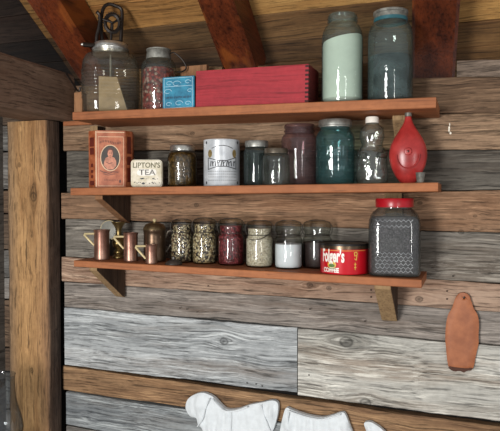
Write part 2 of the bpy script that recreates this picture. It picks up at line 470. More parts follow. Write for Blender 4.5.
# ------------------------------------------------------------------ roof
ZR = P(434, 76, .10).z
SL = math.radians(34)
dirn = Vector((0, -math.cos(SL), math.sin(SL)))      # up the slope, into the room
nrm = Vector((0, -math.sin(SL), -math.cos(SL)))       # facing down into the room
R0 = Vector((0, .10, ZR))                                # underside of the rafters at the wall
RD = .11                                              # rafter depth
RB = R0-nrm*RD                                         # underside of roof boards
def roof_s(px, py): return (PZ(px, py, RB, nrm)-RB).dot(dirn)
bs_ = [roof_s(250, y) for y in (86, 66, 44, 17, -14, -50)]
bs_ += [bs_[-1]+.16*i for i in range(1, 12)]
xs = [PZ(px, 30, RB, nrm).x for px in (-260, 40, 225, 434, 700)]
cols = [  # bottom row to top; left corner (shadow put into the plank colours), between 1-2, between 2-3, right of 3
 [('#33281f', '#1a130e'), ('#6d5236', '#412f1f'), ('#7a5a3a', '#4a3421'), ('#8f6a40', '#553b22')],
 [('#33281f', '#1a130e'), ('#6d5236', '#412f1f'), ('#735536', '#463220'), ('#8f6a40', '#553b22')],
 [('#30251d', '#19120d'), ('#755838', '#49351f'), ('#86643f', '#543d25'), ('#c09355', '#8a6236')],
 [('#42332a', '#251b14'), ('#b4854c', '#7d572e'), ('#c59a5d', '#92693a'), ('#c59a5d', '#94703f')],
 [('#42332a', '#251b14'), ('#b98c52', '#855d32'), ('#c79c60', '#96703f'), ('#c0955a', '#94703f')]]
bm = bmesh.new()
la = bm.verts.layers.float_color.new('ca'); lb = bm.verts.layers.float_color.new('cb'); lo = bm.verts.layers.float_vector.new('off')
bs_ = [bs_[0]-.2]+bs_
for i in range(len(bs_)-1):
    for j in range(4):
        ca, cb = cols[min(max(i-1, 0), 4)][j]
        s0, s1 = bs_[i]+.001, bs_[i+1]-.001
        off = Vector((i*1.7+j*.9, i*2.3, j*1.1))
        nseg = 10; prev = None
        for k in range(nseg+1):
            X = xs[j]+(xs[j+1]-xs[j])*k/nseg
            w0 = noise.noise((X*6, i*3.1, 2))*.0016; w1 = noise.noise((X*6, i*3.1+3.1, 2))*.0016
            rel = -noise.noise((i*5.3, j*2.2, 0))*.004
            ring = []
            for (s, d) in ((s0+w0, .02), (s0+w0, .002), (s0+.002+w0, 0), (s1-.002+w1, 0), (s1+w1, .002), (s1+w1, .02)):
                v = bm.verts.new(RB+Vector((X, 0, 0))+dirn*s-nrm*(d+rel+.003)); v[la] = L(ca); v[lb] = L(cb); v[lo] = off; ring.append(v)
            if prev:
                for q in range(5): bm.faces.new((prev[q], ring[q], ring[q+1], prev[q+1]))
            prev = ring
sb = [RB+Vector((X, 0, 0))+dirn*s-nrm*.03 for X, s in ((xs[0], bs_[0]), (xs[-1], bs_[0]), (xs[-1], bs_[-1]), (xs[0], bs_[-1]))]
f = bm.faces.new([bm.verts.new(c) for c in sb])
for v in f.verts: v[la] = L('#15110e'); v[lb] = L('#0c0a08')
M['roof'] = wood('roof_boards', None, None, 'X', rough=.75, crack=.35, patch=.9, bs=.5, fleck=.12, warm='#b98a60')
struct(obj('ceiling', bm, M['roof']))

# rafters
def rafter(pA, pB, w, label):
    a = PZ(pA[0], pA[1], R0, nrm); b = PZ(pB[0], pB[1], R0, nrm)
    d = (a-b).normalized(); lo_ = b-d*.05; hi = a+d*1.5
    o_loc = b.copy(); n = 24; bm = bmesh.new(); prev = None
    side = d.cross(nrm).normalized()
    if side.x < 0: side = -side
    for k in range(n+1):
        p = lo_+(hi-lo_)*k/n-o_loc
        ring = []
        hw = w/2*(1+noise.noise((k*.3, w*50, 0))*.06); dd = RD-.002; c = .008
        pr = [(-hw, dd), (-hw, c), (-hw+c, 0), (0, -.004), (hw-c, 0), (hw, c), (hw, dd)]
        for (u, e) in pr:
            ring.append(bm.verts.new(p+side*u-nrm*e))
        if prev:
            for q in range(len(ring)-1): bm.faces.new((prev[q], ring[q], ring[q+1], prev[q+1]))
            bm.faces.new((prev[-1], ring[-1], ring[0], prev[0]))
        else: bm.faces.new(list(reversed(ring)))
        prev = ring
    bm.faces.new(prev)
    bmesh.ops.recalc_face_normals(bm, faces=bm.faces)
    o = obj('rafter', bm, M['rafter'], loc=o_loc)
    tag(o, label, 'rafter', 'roof rafters', 'thing'); return o
rafter((41, 0), (102, 94), .105, 'dark reddish rafter slanting down beside the grey beam to the churn jar')
rafter((214, 0), (240, 72), .100, 'reddish brown rafter with pale streaks ending behind the long red box')
rafter((436, 0), (433, 77), .112, 'upright looking dark red rafter right of the tall glass jars')

# left plate beam and post
xb = P(76, 100).x
zt_, zb_ = P(76, 75).z, P(68, 121).z
bm = bmesh.new(); n = 20; prev = None
for k in range(n+1):
    y = .03-(1.15)*k/n; jit = lambda s: noise.noise((y*4, s, 0))*.004
    z1 = P(0, 50, -.38).z; 
    ring = [bm.verts.new(c) for c in ((-.16, y, 0), (-.004, y, jit(1)), (jit(2), y, .006), (jit(3), y, (zt_-zb_)*.5), (jit(4)-.002, y, zt_-zb_-.008), (-.01, y, zt_-zb_+jit(6)), (-.16, y, zt_-zb_))]
    if prev:
        m = len(ring)
        for q in range(m): bm.faces.new((prev[q], ring[q], ring[(q+1) % m], prev[(q+1) % m]))
    else: bm.faces.new(list(reversed(ring)))
    prev = ring
bm.faces.new(prev); bmesh.ops.recalc_face_normals(bm, faces=bm.faces)
o = obj('timber_beam', bm, M['beam'], loc=(xb, -.036, zb_))
tag(o, 'thick grey brown hewn beam resting on the corner post', 'beam', kind='thing')
YP = -.065
pl, pr_ = P(6, 200, YP).x, P(47.5, 200, YP).x
ptop = zb_-.003
bm = bmesh.new(); prev = None; n = 140
la = bm.verts.layers.float_color.new('ca'); lb = bm.verts.layers.float_color.new('cb')
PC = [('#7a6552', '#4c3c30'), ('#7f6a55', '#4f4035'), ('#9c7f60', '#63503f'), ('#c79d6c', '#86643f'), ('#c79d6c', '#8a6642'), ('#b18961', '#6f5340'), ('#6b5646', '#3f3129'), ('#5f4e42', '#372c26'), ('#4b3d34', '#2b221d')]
for k in range(n+1):
    z = ptop*k/n; j = lambda s: noise.noise((z*5, s, 0))*.0045+noise.noise((z*22, s, 4))*.003+noise.noise((z*70, s, 8))*.0012
    xr2 = P(62, 200, 0).x
    pts = [(pl, -.012), (pl+j(1), YP+.01), (pl+.012+j(1), YP+j(5)*.5), (pl+(pr_-pl)*.35, YP-.002+j(2)), (pl+(pr_-pl)*.7, YP-.002+j(3)), (pr_-.006+j(4), YP), (pr_+j(4), YP+.007), (xr2+(pr_-xr2)*.3+j(6), YP*.5), (xr2, -.012)]
    ring = [bm.verts.new((x, y, z)) for x, y in pts]
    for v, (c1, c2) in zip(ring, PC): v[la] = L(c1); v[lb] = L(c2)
    if prev:
        m = len(ring)
        for q in range(m): bm.faces.new((prev[q], ring[q], ring[(q+1) % m], prev[(q+1) % m]))
    else: bm.faces.new(list(reversed(ring)))
    prev = ring
bm.faces.new(prev); bmesh.ops.recalc_face_normals(bm, faces=bm.faces)
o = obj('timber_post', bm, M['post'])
tag(o, 'rough hewn honey brown upright corner post with knots', 'post', kind='thing')

# floor and left wall
bm = bmesh.new(); box(bm, -2.6, 2.2, -3.2, .0, -.04, 0)
struct(obj('floor', bm, wood('floor_planks', '#75604c', '#45372b', 'X')))
bm = bmesh.new(); box(bm, xb-.34, xb-.30, -2.8, .0, 0, zb_+.1)
struct(obj('wall_left', bm, wood('left_wall_planks', '#7d766e', '#4b4641', 'Y')))

# ------------------------------------------------------------------ shelves
DEP = .18; YF = -DEP-.006
class Shelf: pass
def mkshelf(label, l, r, thl, thr, cl, ends):
    a, b = P(l[0], l[1], YF), P(r[0], r[1], YF)
    S = Shelf(); S.a, S.b = a, b
    S.z = lambda X: a.z+(b.z-a.z)*(X-a.x)/(b.x-a.x)
    ta, tb = thl*depth(a)/F, thr*depth(b)/F
    bm = bmesh.new(); n = 16; prev = None
    for k in range(n+1):
        t = k/n; X = (b.x-a.x)*t; z = (b.z-a.z)*t; th = ta+(tb-ta)*t; c = .0018
        w = noise.noise((X*6, l[1], 0))*.001
        ring = [bm.verts.new(q) for q in ((X, YF+c+w, z), (X, YF+w, z-c), (X, YF+w, z-th+c), (X, YF+c+w, z-th), (X, -.006, z-th), (X, -.006, z))]
        if prev:
            for q in range(6): bm.faces.new((prev[q], ring[q], ring[(q+1) % 6], prev[(q+1) % 6]))
        else: bm.faces.new(list(reversed(ring)))
        prev = ring
    bm.faces.new(prev); bmesh.ops.recalc_face_normals(bm, faces=bm.faces)
    o = obj('wall_shelf', bm, M['shelf'], loc=(a.x, 0, a.z))
    tag(o, label, 'shelf', 'wall shelves', 'thing')
    S.th = lambda X: ta+(tb-ta)*(X-a.x)/(b.x-a.x)
    return S
S1 = mkshelf('top reddish plank shelf holding the red box and tall jars', (72.5, 112), (436, 97), 8, 10.8, 0, 0)
S2 = mkshelf('middle reddish plank shelf holding the tins and the red flask', (70.6, 188), (438, 182.5), 7.3, 9, 0, 0)
S3 = mkshelf('bottom reddish plank shelf holding copper mugs and bean jars', (74, 260.4), (421.5, 280), 6.3, 8.3, 0, 0)

def bracket(S, pxc, pxw, ybot, label, mat, dep=.15):
    """solid triangular block under a shelf; pxc = centre of its front top edge"""
    Y0 = -dep-.01
    zt = S.z(P(pxc, 200, Y0).x)-S.th(P(pxc, 200, Y0).x)
    X = P(pxc, 200, Y0).x; w = pxw*depth((X, Y0, zt))/F
    pxb = None
    dd = CP.y
    # height so that the foot lands at ybot on the wall
    foot = P(250+F*math.tan(math.atan2(X, DW)+YAW), ybot, -.008)
    h = zt-foot.z
    bm = bmesh.new()
    pts = [(Y0, -.0005), (-.0075, -.0005), (-.0075, -h), (-.022, -h+.004), (Y0, -.012)]
    prism(bm, pts, -w/2, w/2, plane='YZ')
    bmesh.ops.recalc_face_normals(bm, faces=bm.faces)
    bmesh.ops.bevel(bm, geom=list(bm.edges), offset=.0012, segments=1, affect='EDGES')
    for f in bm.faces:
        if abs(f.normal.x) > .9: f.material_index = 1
    o = obj('shelf_bracket', bm, [mat, M['shade_side']], loc=(X, 0, zt))
    tag(o, label, 'bracket', 'shelf brackets', 'thing')
bracket(S3, 92.5, 9, 297, 'pale tan triangular bracket under the left end of the bottom shelf', M['tanwood'])
bracket(S3, 383, 16.5, 321, 'wide tan bracket under the right end of the bottom shelf', M['tanwood'])
bracket(S2, 98.5, 9, 223, 'brown triangular bracket under the left end of the middle shelf', M['tanwood2'])
bracket(S2, 393, 17, 226, 'tan bracket under the middle shelf behind the red lidded jar', M['tanwood'], .045)
bracket(S1, 94, 9, 147, 'tan bracket under the top shelf behind the orange tin', M['tanwood'], .04)
bracket(S1, 400, 16, 146, 'tan bracket under the top shelf behind the red flask', M['tanwood'], .075)
# cleat under the top shelf, left
a, b = P(63, 121.5, -.02), P(92, 121, -.02)
bm = bmesh.new(); box(bm, 0, b.x-a.x, 0, .014, -.014, 0, .0015)
tag(obj('wooden_cleat', bm, M['shelf'], loc=(a.x, -.02, a.z)), 'thin reddish strip on the wall under the left end of the top shelf', 'cleat')
# upright block on the top shelf
a = P(76.5, 112, -.13); b = P(84.5, 112, -.13); z0 = S1.z(a.x)
bm = bmesh.new(); box(bm, 0, b.x-a.x, -.012, .012, 0, P(80, 93, -.13).z-z0, .0015)
tag(obj('wood_block', bm, M['tanwood2'], loc=(a.x, -.13, z0+.0003)), 'small upright wood block at the left end of the top shelf', 'block')
# iron rod leaning beside the churn
pts = [P(66, 73, -.10), P(70, 79, -.11), P(74.5, 86, -.12), P(77, 90, -.128), P(79.5, 90.5, -.13), P(80.3, 87, -.13)]
o0 = pts[-2]
pp = rings_bezier([tuple(p-o0) for p in pts], 5, False)
tag(tubeo('iron_hook', pp, .0032, M['iron'], None), 'short black iron hook hanging beside the end of the top shelf', 'hook').location = o0

# ------------------------------------------------------------------ placing things on shelves
def spot(S, xl, xr, yt, Yc):
    """base point, radius and height of a thing spanning those pixels with its axis at depth Yc"""
    c = P((xl+xr)/2, 200, Yc); dp = depth((c.x, Yc, S.z(c.x))); r = (xr-xl)/2*dp/F*.985
    z = max(S.z(c.x-r*.95), S.z(c.x+r*.95))
    # top edge as seen at the front of the rim
    Yt = Yc-r*.6 if yt > 200 else Yc-r*.6
    H = P((xl+xr)/2, yt, Yt).z-z
    face = math.atan2(-c.x, DW+Yc)
    return Vector((c.x, Yc, z+.0004)), r, H, face

g_clear = glass('clear_glass', '#f6f8f6', '#8d9690', .2, .05)
g_old = glass('old_clear_glass', '#eef1ec', '#7d857c', .4, .06, film=.06)
g_grey = glass('grey_green_glass', '#d5dedb', '#5d6d69', .3, .055, film=.10, film_col='#6f7f7d')
g_half = glass('pale_aqua_glass', '#e6efeb', '#748683', .25, .055, film=.10, film_col='#8b9b98')
g_teal = glass('teal_glass', '#a9cfd0', '#336a6e', .6, .07, film=.12, film_col='#5d8c8d')
g_amet = glass('amethyst_glass', '#d6c2c4', '#755f64', .25, .06, film=.18, film_col='#86706f')
g_lamp = glass('lamp_glass', '#e2e6e8', '#7c8286', .1, .07, film=.04, film_col='#5b636b')
g_churn = glass('churn_glass', '#eeece4', '#857f72', .15, .05, film=.12, film_col='#8c8a80')

def sc(prof, R, H): return [(r*R, z*H) for r, z in prof]
MASON = [(0, .012), (.6, .012), (.82, 0), (.94, .008), (1, .04), (1, .70), (.98, .75), (.90, .80), (.80, .835), (.765, .85), (.765, .875)]
NECK = [(.765, .875), (.765, .89), (.80, .895), (.80, .905), (.765, .912), (.765, .925), (.80, .93), (.80, .94), (.765, .947), (.765, .985), (.74, 1.0), (.70, .995), (.70, .88)]
def fill(name, parent, R, prof, mat, shape=None):
    return obj(name, loft([(r*R[0], z*R[1]) for r, z in prof], 40, shape), mat, parent, smooth=True)
def wavyshape(amp, k, seed):
    def f(a): return (math.cos(a), math.sin(a))
    return f

# ---- top shelf
# butter churn
p, R, H, fa = spot(S1, 83, 140, 52, -.10)
t = thing('butter_churn', 'glass butter churn with cast iron gears and crank on top', 'churn', p, fa)
Hg = P(110, 54, p.y).z-p.z
pr = [(0, .01), (.7, .01), (.9, 0), (.97, .03)]
for i in range(9):
    z = .25+i*.055
    pr += [(1.0, z-.018), (1.03, z), (1.0, z+.018)]
pr += [(1, .76), (.97, .85), (.88, .93), (.72, .975), (.66, .985), (.66, 1.02), (.64, 1.02)]
obj('glass_jar', loft(sc(pr, R*.98, Hg), 48, squircle(1, 1, 3.2), cap=False), g_churn, t, smooth=True)
lidr = 17.5*depth(p)/F
lid = obj('screw_lid', loft([(lidr*.97, Hg*.97), (lidr, Hg*.975), (lidr, Hg*1.04), (lidr*1.03, Hg*1.05), (lidr*1.03, Hg*1.075), (lidr*.97, Hg*1.085), (lidr*.97, Hg*1.13), (lidr*.9, Hg*1.16), (lidr*.5, Hg*1.18), (0, Hg*1.185)], 40), M['silver'], t, smooth=True)
k = depth(p)/F
zt = Hg*1.17
def q(px, py, dy=0): return ((px-108)*k, dy, Hg+(54-py)*k)   # drawing plane of the gear head
fr = rings_bezier([q(100, 42)[::2], q(99, 24)[::2], q(101, 10)[::2], q(106, 5)[::2], q(113, 6)[::2], q(119, 10)[::2], q(119, 24)[::2], q(118, 41)[::2]], 5, False)
tubeo('gear_frame', [(x, 0, z) for x, z in fr], .0066, M['iron'], t, flat=.8)
bm = bmesh.new()
cx, cz = q(110, 24)[0], q(110, 24)[2]
tube(bm, [(cx+.021*math.cos(a), -.006, cz+.026*math.sin(a)) for a in [2*PI*i/28 for i in range(28)]], .0062, 6, closed=True)
for a in (0.5, 0.5+2*PI/3, 0.5+4*PI/3):
    tube(bm, [(cx, -.006, cz), (cx+.02*math.cos(a), -.006, cz+.024*math.sin(a))], .0035, 6)
for i in range(22):
    a = 2*PI*i/22; box(bm, cx+.026*math.cos(a)-.0015, cx+.026*math.cos(a)+.0015, -.010, -.002, cz+.031*math.sin(a)-.0015, cz+.031*math.sin(a)+.0015)
obj('gear_wheel', bm, M['iron'], t, smooth=True)
bm = bmesh.new(); box(bm, q(102, 0)[0], q(117, 0)[0], -.012, .012, Hg*1.14, Hg*1.14+.014, .003)
tube(bm, [(0, 0, Hg*1.1), (.004, 0, cz)], .004, 8)
tube(bm, [(cx, -.012, cz), (q(96, 20)[0], -.012, q(96, 20)[2])], .0035, 8)
obj('gear_housing', bm, M['iron'], t, smooth=True)
cr = rings_bezier([q(95, 15)[::2], q(98, 19)[::2], q(97, 30)[::2], q(95, 38)[::2], q(94.5, 47)[::2]], 5, False)
c = tubeo('crank', [(x, -.018, z) for x, z in cr], [.0065]+[.005]*(len(cr)-1), M['iron'], t)
h = tubeo('crank_handle', [(q(94.5, 0)[0], -.018, q(0, 47.5)[2]), (q(94.5, 0)[0]-.018, -.020, q(0, 48)[2]), (q(82, 0)[0], -.022, q(0, 48)[2])], [.006, .007, .0075], M['iron'], c)
h = obj('handle_cap', loft([(0, -.004), (.004, -.003), (.005, 0), (.004, .003), (0, .004)], 12), M['silver'], c, loc=(q(81.2, 0)[0], -.022, q(0, 48)[2]), smooth=True)
bm = bmesh.new()
tube(bm, [(0, 0, Hg*.10), (0, 0, Hg*1.0)], .0035, 8)
obj('dasher_rod', bm, M['zinc_dark'], t, smooth=True)
bm = bmesh.new(); prism(bm, [(-.035, .006), (.05, .006), (.018, Hg*.62), (-.035, Hg*.62)], -.004, .004)
obj('dasher_paddle', bm, plain('pale_wood', '#b9a584', .8, 0, .15), t)

# jar with red contents
p, R, H, fa = spot(S1, 141.5, 177, 47, -.075)
t = thing('storage_jar', 'glass jar of red contents with tin collar behind the blue tin', 'jar', p, fa)
obj('glass_jar', loft(sc([(0, .01), (.8, .0), (.95, .01), (1, .05), (1, .70), (.96, .77), (.82, .83), (.70, .85)], R, H), 40, cap=False), g_old, t, smooth=True)
obj('red_filling', loft(sc([(0, .03), (.88, .03), (.93, .06), (.93, .66), (.8, .70), (.5, .66), (0, .68)], R, H), 40), speckle('red_flecked', ['#8c3028', '#7a2a24', '#9a4034', '#6a231f', '#8c3028', '#a5887a'], 130), t, smooth=True)
obj('tin_collar', loft(sc([(.70, .84), (.72, .85), (.66, .97), (.70, .98), (.70, 1), (.6, 1), (0, .985)], R, H), 40), M['zinc_dark'], t, smooth=True)
hp = rings_bezier([(.66*R, -.01, H*.94), (.9*R, -.01, H*.95), (1.35*R, -.012, H*.84), (1.55*R, -.012, H*.72), (1.3*R, -.012, H*.66), (1.0*R, -.01, H*.66)], 6, False)
tubeo('wire_handle', hp, .0022, M['iron'], t)
# blue tin
YB = -.155
a, b = P(162.5, 100, YB), P(194, 100, YB); z0 = S1.z(a.x)
W = b.x-a.x; Hh = P(178, 76.5, YB).z-z0
t = thing('tobacco_tin', 'small blue rectangular tin with pale scrollwork left of the red box', 'tin', ((a.x+b.x)/2, YB+.02, z0+.0004), .03)
bm = bmesh.new(); box(bm, -W/2, W/2, -.02, .02, 0, Hh, .002)
obj('tin_body', bm, plain('blue_lithograph', '#3387a3', .35, .3, .3, 40, .05, col2='#1f6480'), t)
bm = bmesh.new()
for s in (-1, 1):
    stroke(bm, [(s*W*.44, .004+0), (s*W*.44, Hh-.004)], .0012)
for z in (.004, Hh-.004, Hh*.70):
    stroke(bm, [(-W*.44, z), (W*.44, z)], .0011)
for cx, cz, rr in ((-W*.28, Hh*.8, .010), (W*.3, Hh*.82, .009), (-W*.05, Hh*.78, .013), (W*.36, Hh*.55, .008), (-W*.33, Hh*.55, .012), (W*.02, Hh*.18, .012), (-W*.3, Hh*.16, .009), (W*.3, Hh*.17, .009)):
    stroke(bm, [(cx+rr*(1-.03*i)*math.cos(i*.45), cz+.6*rr*(1-.03*i)*math.sin(i*.45)) for i in range(13)], .0012)
obj('scroll_print', flatface(bm, -.0206, 0, 0), plain('pale_blue_print', '#a9cddd', .4, 0, .1), t)
bm = bmesh.new()
x = -W*.38
while x < W*.38:
    hh = random.uniform(.004, .0065)
    stroke(bm, [(x, Hh*.36-hh/2), (x+random.uniform(-.001, .001), Hh*.36+hh/2)], .0016); 
    if random.random() < .5: stroke(bm, [(x, Hh*.36), (x+.003, Hh*.36+random.choice((-1, 1))*.002)], .0014)
    x += random.uniform(.0035, .005)
obj('dark_print', flatface(bm, -.0208, 0, 0), plain('navy_print', '#143a55', .4, 0, .1), t)
# red box
YB = -.165
a, b = P(195.5, 100, YB), P(308, 100, YB); z0 = S1.z((a.x+b.x)/2); W = b.x-a.x
Hl = P(308, 63, YB).z-P(308, 103, YB).z
tilt = -(S1.b.z-S1.a.z)/(S1.b.x-S1.a.x)
t = thing('wooden_box', 'long red stained wooden box with finger jointed corners', 'box', (a.x, YB, S1.z(a.x)+.001), 0)
t.rotation_euler = (0, tilt, 0)
D = .105; Hb = Hl*.985
bm = bmesh.new(); box(bm, 0, W, 0, .009, 0, Hb, .001); obj('front_panel', bm, M['redbox'], t)
bm = bmesh.new(); box(bm, W-.009, W+.0005, .0095, D, 0.0, Hb, .001); obj('side_panel', bm, M['redbox_side'], t)
bm = bmesh.new(); box(bm, 0, .009, .0095, D, 0.0, Hb, .001); obj('side_panel', bm, M['redbox_side'], t)
bm = bmesh.new(); box(bm, .0095, W-.0095, D-.009, D, 0.0, Hb, .001); obj('back_panel', bm, M['redbox_side'], t)
bm = bmesh.new(); box(bm, .0095, W-.0095, .0095, D-.0095, 0.001, .008); obj('bottom_panel', bm, M['redbox_side'], t)
bm = bmesh.new()
for i in range(9):
    z = Hb*(i+.5)/9
    for xx in (W-.0085,):
        box(bm, xx, xx+.0092, -.0004, .009, z-Hb/36, z+Hb/36)
obj('finger_joint', bm, M['dark_wood'], t)
# half gallon jars
p, R, H, fa = spot(S1, 321, 362.5, 11.5, -.115)
t = thing('canning_jar', 'tall lidless glass jar filled with white powder', 'jar', p, fa)
HG = [(0, .01), (.6, .01), (.85, 0), (.96, .01), (1, .04), (1, .70), (.985, .76), (.93, .815), (.82, .865), (.74, .885), (.70, .90)]
TH = [(.70, .90), (.70, .915), (.73, .92), (.73, .93), (.70, .935), (.70, .95), (.73, .955), (.73, .965), (.70, .97), (.70, .99), (.67, 1.0), (.64, .99), (.64, .91)]
obj('glass_jar', loft(sc(HG+TH, R, H), 44, cap=False), g_half, t, smooth=True)
bmf = loft(sc([(0, .03), (.8, .03), (.95, .06), (.955, .70), (.93, .725), (.5, .73), (0, .725)], R, H), 44)
for v in bmf.verts:
    if v.co.z > .6*H: v.co.z += v.co.x*.18
obj('white_powder', bmf, plain('white_powder', '#e4e9dc', .9, 0, .08, 12, .1), t, smooth=True)
p, R, H, fa = spot(S1, 367, 412, 8.5, -.115)
t = thing('canning_jar', 'tall pale aqua glass jar with zinc cap, part filled with grey', 'jar', p, fa)
obj('glass_jar', loft(sc(HG, R, H)+sc([(.70, .90), (.70, .93)], R, H), 44, cap=False), g_half, t, smooth=True)
obj('zinc_cap', loft(sc([(.70, .925), (.735, .925), (.735, .97), (.77, .975), (.77, 1.0), (.72, 1.008), (0, 1.005)], R, H), 40), M['zinc_dark'], t, smooth=True)
obj('glass_liner_band', loft(sc([(.69, .885), (.75, .888), (.75, .925), (.69, .925)], R, H), 40, cap=False), plain('teal_band', '#2b5f68', .3, 0), t, smooth=True)
obj('grey_filling', loft(sc([(0, .03), (.8, .03), (.95, .06), (.955, .49), (.93, .505), (0, .505)], R, H), 44), glass('grey_liquid', '#7f8e8d', '#39474a', .2, .02, film=.42, film_col='#56676a'), t, smooth=True)
# thin board lying behind the red box
a, b = P(181, 70, -.03), P(198, 70, -.03); z0 = S1.z(a.x)
bm = bmesh.new(); box(bm, 0, b.x-a.x+.03, 0, .018, 0, P(188, 66.5, -.03).z-z0, .001)
tag(obj('wood_offcut', bm, M['tanwood2'], loc=(a.x, -.035, z0+.0004)), 'light wood offcut peeking out behind the blue tin and red box', 'board')

# ---- middle shelf
# orange portrait tin
p, R, H, fa = spot(S2, 89.5, 134, 129.5, -.105)
W = R; H = P(112, 130, -.15).z-p.z
t = thing('spice_tin', 'tall orange tin with oval portrait of a woman on its front', 'tin', p, fa*.8)
oct_ = [(-.62*W, -.62*W), (.66*W, -.62*W), (.97*W, -.30*W), (.97*W, .55*W), (-.97*W, .55*W), (-.97*W, -.30*W)]
bm = bmesh.new()
A = [bm.verts.new((x, y, 0)) for x, y in oct_]; B = [bm.verts.new((x, y, H)) for x, y in oct_]
bm.faces.new(list(reversed(A))); bm.faces.new(B)
for i in range(6): bm.faces.new((A[i], A[(i+1) % 6], B[(i+1) % 6], B[i]))
bmesh.ops.bevel(bm, geom=list(bm.edges), offset=.0015, segments=2, affect='EDGES')
obj('tin_body', bm, plain('orange_lithograph', '#ae6644', .38, .1, .25, 45, .05, col2='#8f4a2b'), t)
y0 = -.62*W
xm = .02*W; hw = .60*W
bm = bmesh.new()
stroke(bm, [(-.60*W, .002), (-.60*W, H-.002)], .0028); stroke(bm, [(-.6*W, H-.005), (.64*W, H-.005)], .0022)
stroke(bm, [(.60*W, .004), (.60*W, H*.88)], .0012); stroke(bm, [(-.5*W, .005), (.60*W, .005)], .0014)
stroke(bm, [(-.5*W, H*.89), (.6*W, H*.89)], .0014)
stroke(bm, [(-.5*W, .005), (-.5*W, H*.89)], .0008)
stroke(bm, ellipse(xm, H*.52, W*.42, H*.225, 32)+[ellipse(xm, H*.52, W*.42, H*.225, 32)[0]], .0024)
obj('cream_border', flatface(bm, y0-.0006, 0, 0), plain('cream_print', '#dcb893', .4, 0, .1), t)
bm = bmesh.new(); poly(bm, ellipse(xm, H*.52, W*.41, H*.22, 32))
obj('portrait_ground', flatface(bm, y0-.0004, 0, 0), plain('dark_olive_print', '#3a3026', .5, 0, .3), t)
bm = bmesh.new()
poly(bm, ellipse(xm, H*.60, W*.12, H*.075, 20), .0002)
poly(bm, [(xm-.30*W, H*.39), (xm-.26*W, H*.46), (xm-.20*W, H*.52), (xm-.06*W, H*.545), (xm+.06*W, H*.545), (xm+.20*W, H*.52), (xm+.26*W, H*.46), (xm+.26*W, H*.38), (xm+.12*W, H*.32), (xm-.12*W, H*.315)], .0002)
obj('portrait_figure', flatface(bm, y0-.0006, 0, 0), plain('salmon_print', '#c98468', .5, 0, .25, 90), t)
bm = bmesh.new()
poly(bm, rings_bezier([(xm-.12*W, H*.60), (xm-.13*W, H*.66), (xm, H*.70), (xm+.13*W, H*.66), (xm+.12*W, H*.60), (xm+.07*W, H*.655), (xm-.07*W, H*.655)], 4), .0004)
for (u, v) in ((-.04, .605), (.04, .605)): poly(bm, ellipse(xm+u*W, H*v, W*.018, H*.008, 8), .0004)
stroke(bm, [(xm-.04*W, H*.565), (xm, H*.56), (xm+.04*W, H*.565)], .001, .0004)
stroke(bm, [(xm-.2*W, H*.45), (xm-.05*W, H*.42), (xm+.1*W, H*.44)], .0016, .0004)
stroke(bm, [(xm-.45*W, H*.30), (xm-.3*W, H*.27), (xm-.05*W, H*.25), (xm+.1*W, H*.28), (xm+.35*W, H*.27)], .0022, .0004)
stroke(bm, [(xm-.3*W, H*.24), (xm-.1*W, H*.22), (xm+.2*W, H*.24)], .0016, .0004)
x = -.42*W
for i in range(13):
    stroke(bm, [(x, H*.775+.0035*math.sin(i*.5)), (x+random.uniform(.001, .003), H*.815+.0035*math.sin(i*.5))], .0015, .0004)
    x += .072*W
for i in range(9): stroke(bm, [(-.25*W+i*.07*W, H*.12), (-.23*W+i*.07*W, H*.145)], .001, .0004)
poly(bm, ellipse(xm+.42*W, H*.11, W*.045, H*.028, 10), .0004)
obj('dark_print', flatface(bm, y0-.0006, 0, 0), plain('brown_print', '#54261a', .5, 0, .1), t)
# decoration on the chamfered sides
def cham(u, v): # u 0..1 across left chamfer
    x0, y0_ = oct_[5]; x1, y1 = oct_[0]
    n = Vector((-(y0_-y1), -(x1-x0))).normalized() if False else Vector((-.72, -.69))
    return Vector((x0+(x1-x0)*u, y0_+(y1-y0_)*u, v))+Vector((-.0008, -.0008, 0))
mp = plain('maroon_print', '#5e2014', .5, 0, .2)
for i, (v0, v1, s) in enumerate(((.72, .88, .6), (.58, .70, .55), (.36, .42, .3), (.26, .31, .3), (.17, .22, .3), (.04, .12, .6))):
    bm = bmesh.new(); f = bm.faces.new([bm.verts.new(cham(u, v*H)) for u, v in ((.5-s/2, v0), (.5+s/2, v0), (.5+s/2, v1), (.5-s/2, v1))])
    obj('side_print', bm, mp, t)
for i, (v0, v1) in enumerate(((.6, .9), (.4, .55), (.1, .35))):
    x0, y0_ = oct_[1]; x1, y1 = oct_[2]
    bm = bmesh.new(); f = bm.faces.new([bm.verts.new((x0+(x1-x0)*u+.0008, y0_+(y1-y0_)*u-.0008, v*H)) for u, v in ((.25, v0), (.75, v0), (.75, v1), (.25, v1))])
    obj('side_print', bm, mp, t)
bm = bmesh.new(); box(bm, -.3*W, .3*W, -.25*W, .25*W, H+.0002, H+.003, .001)
obj('tin_lid', bm, M['copper_old'], t)

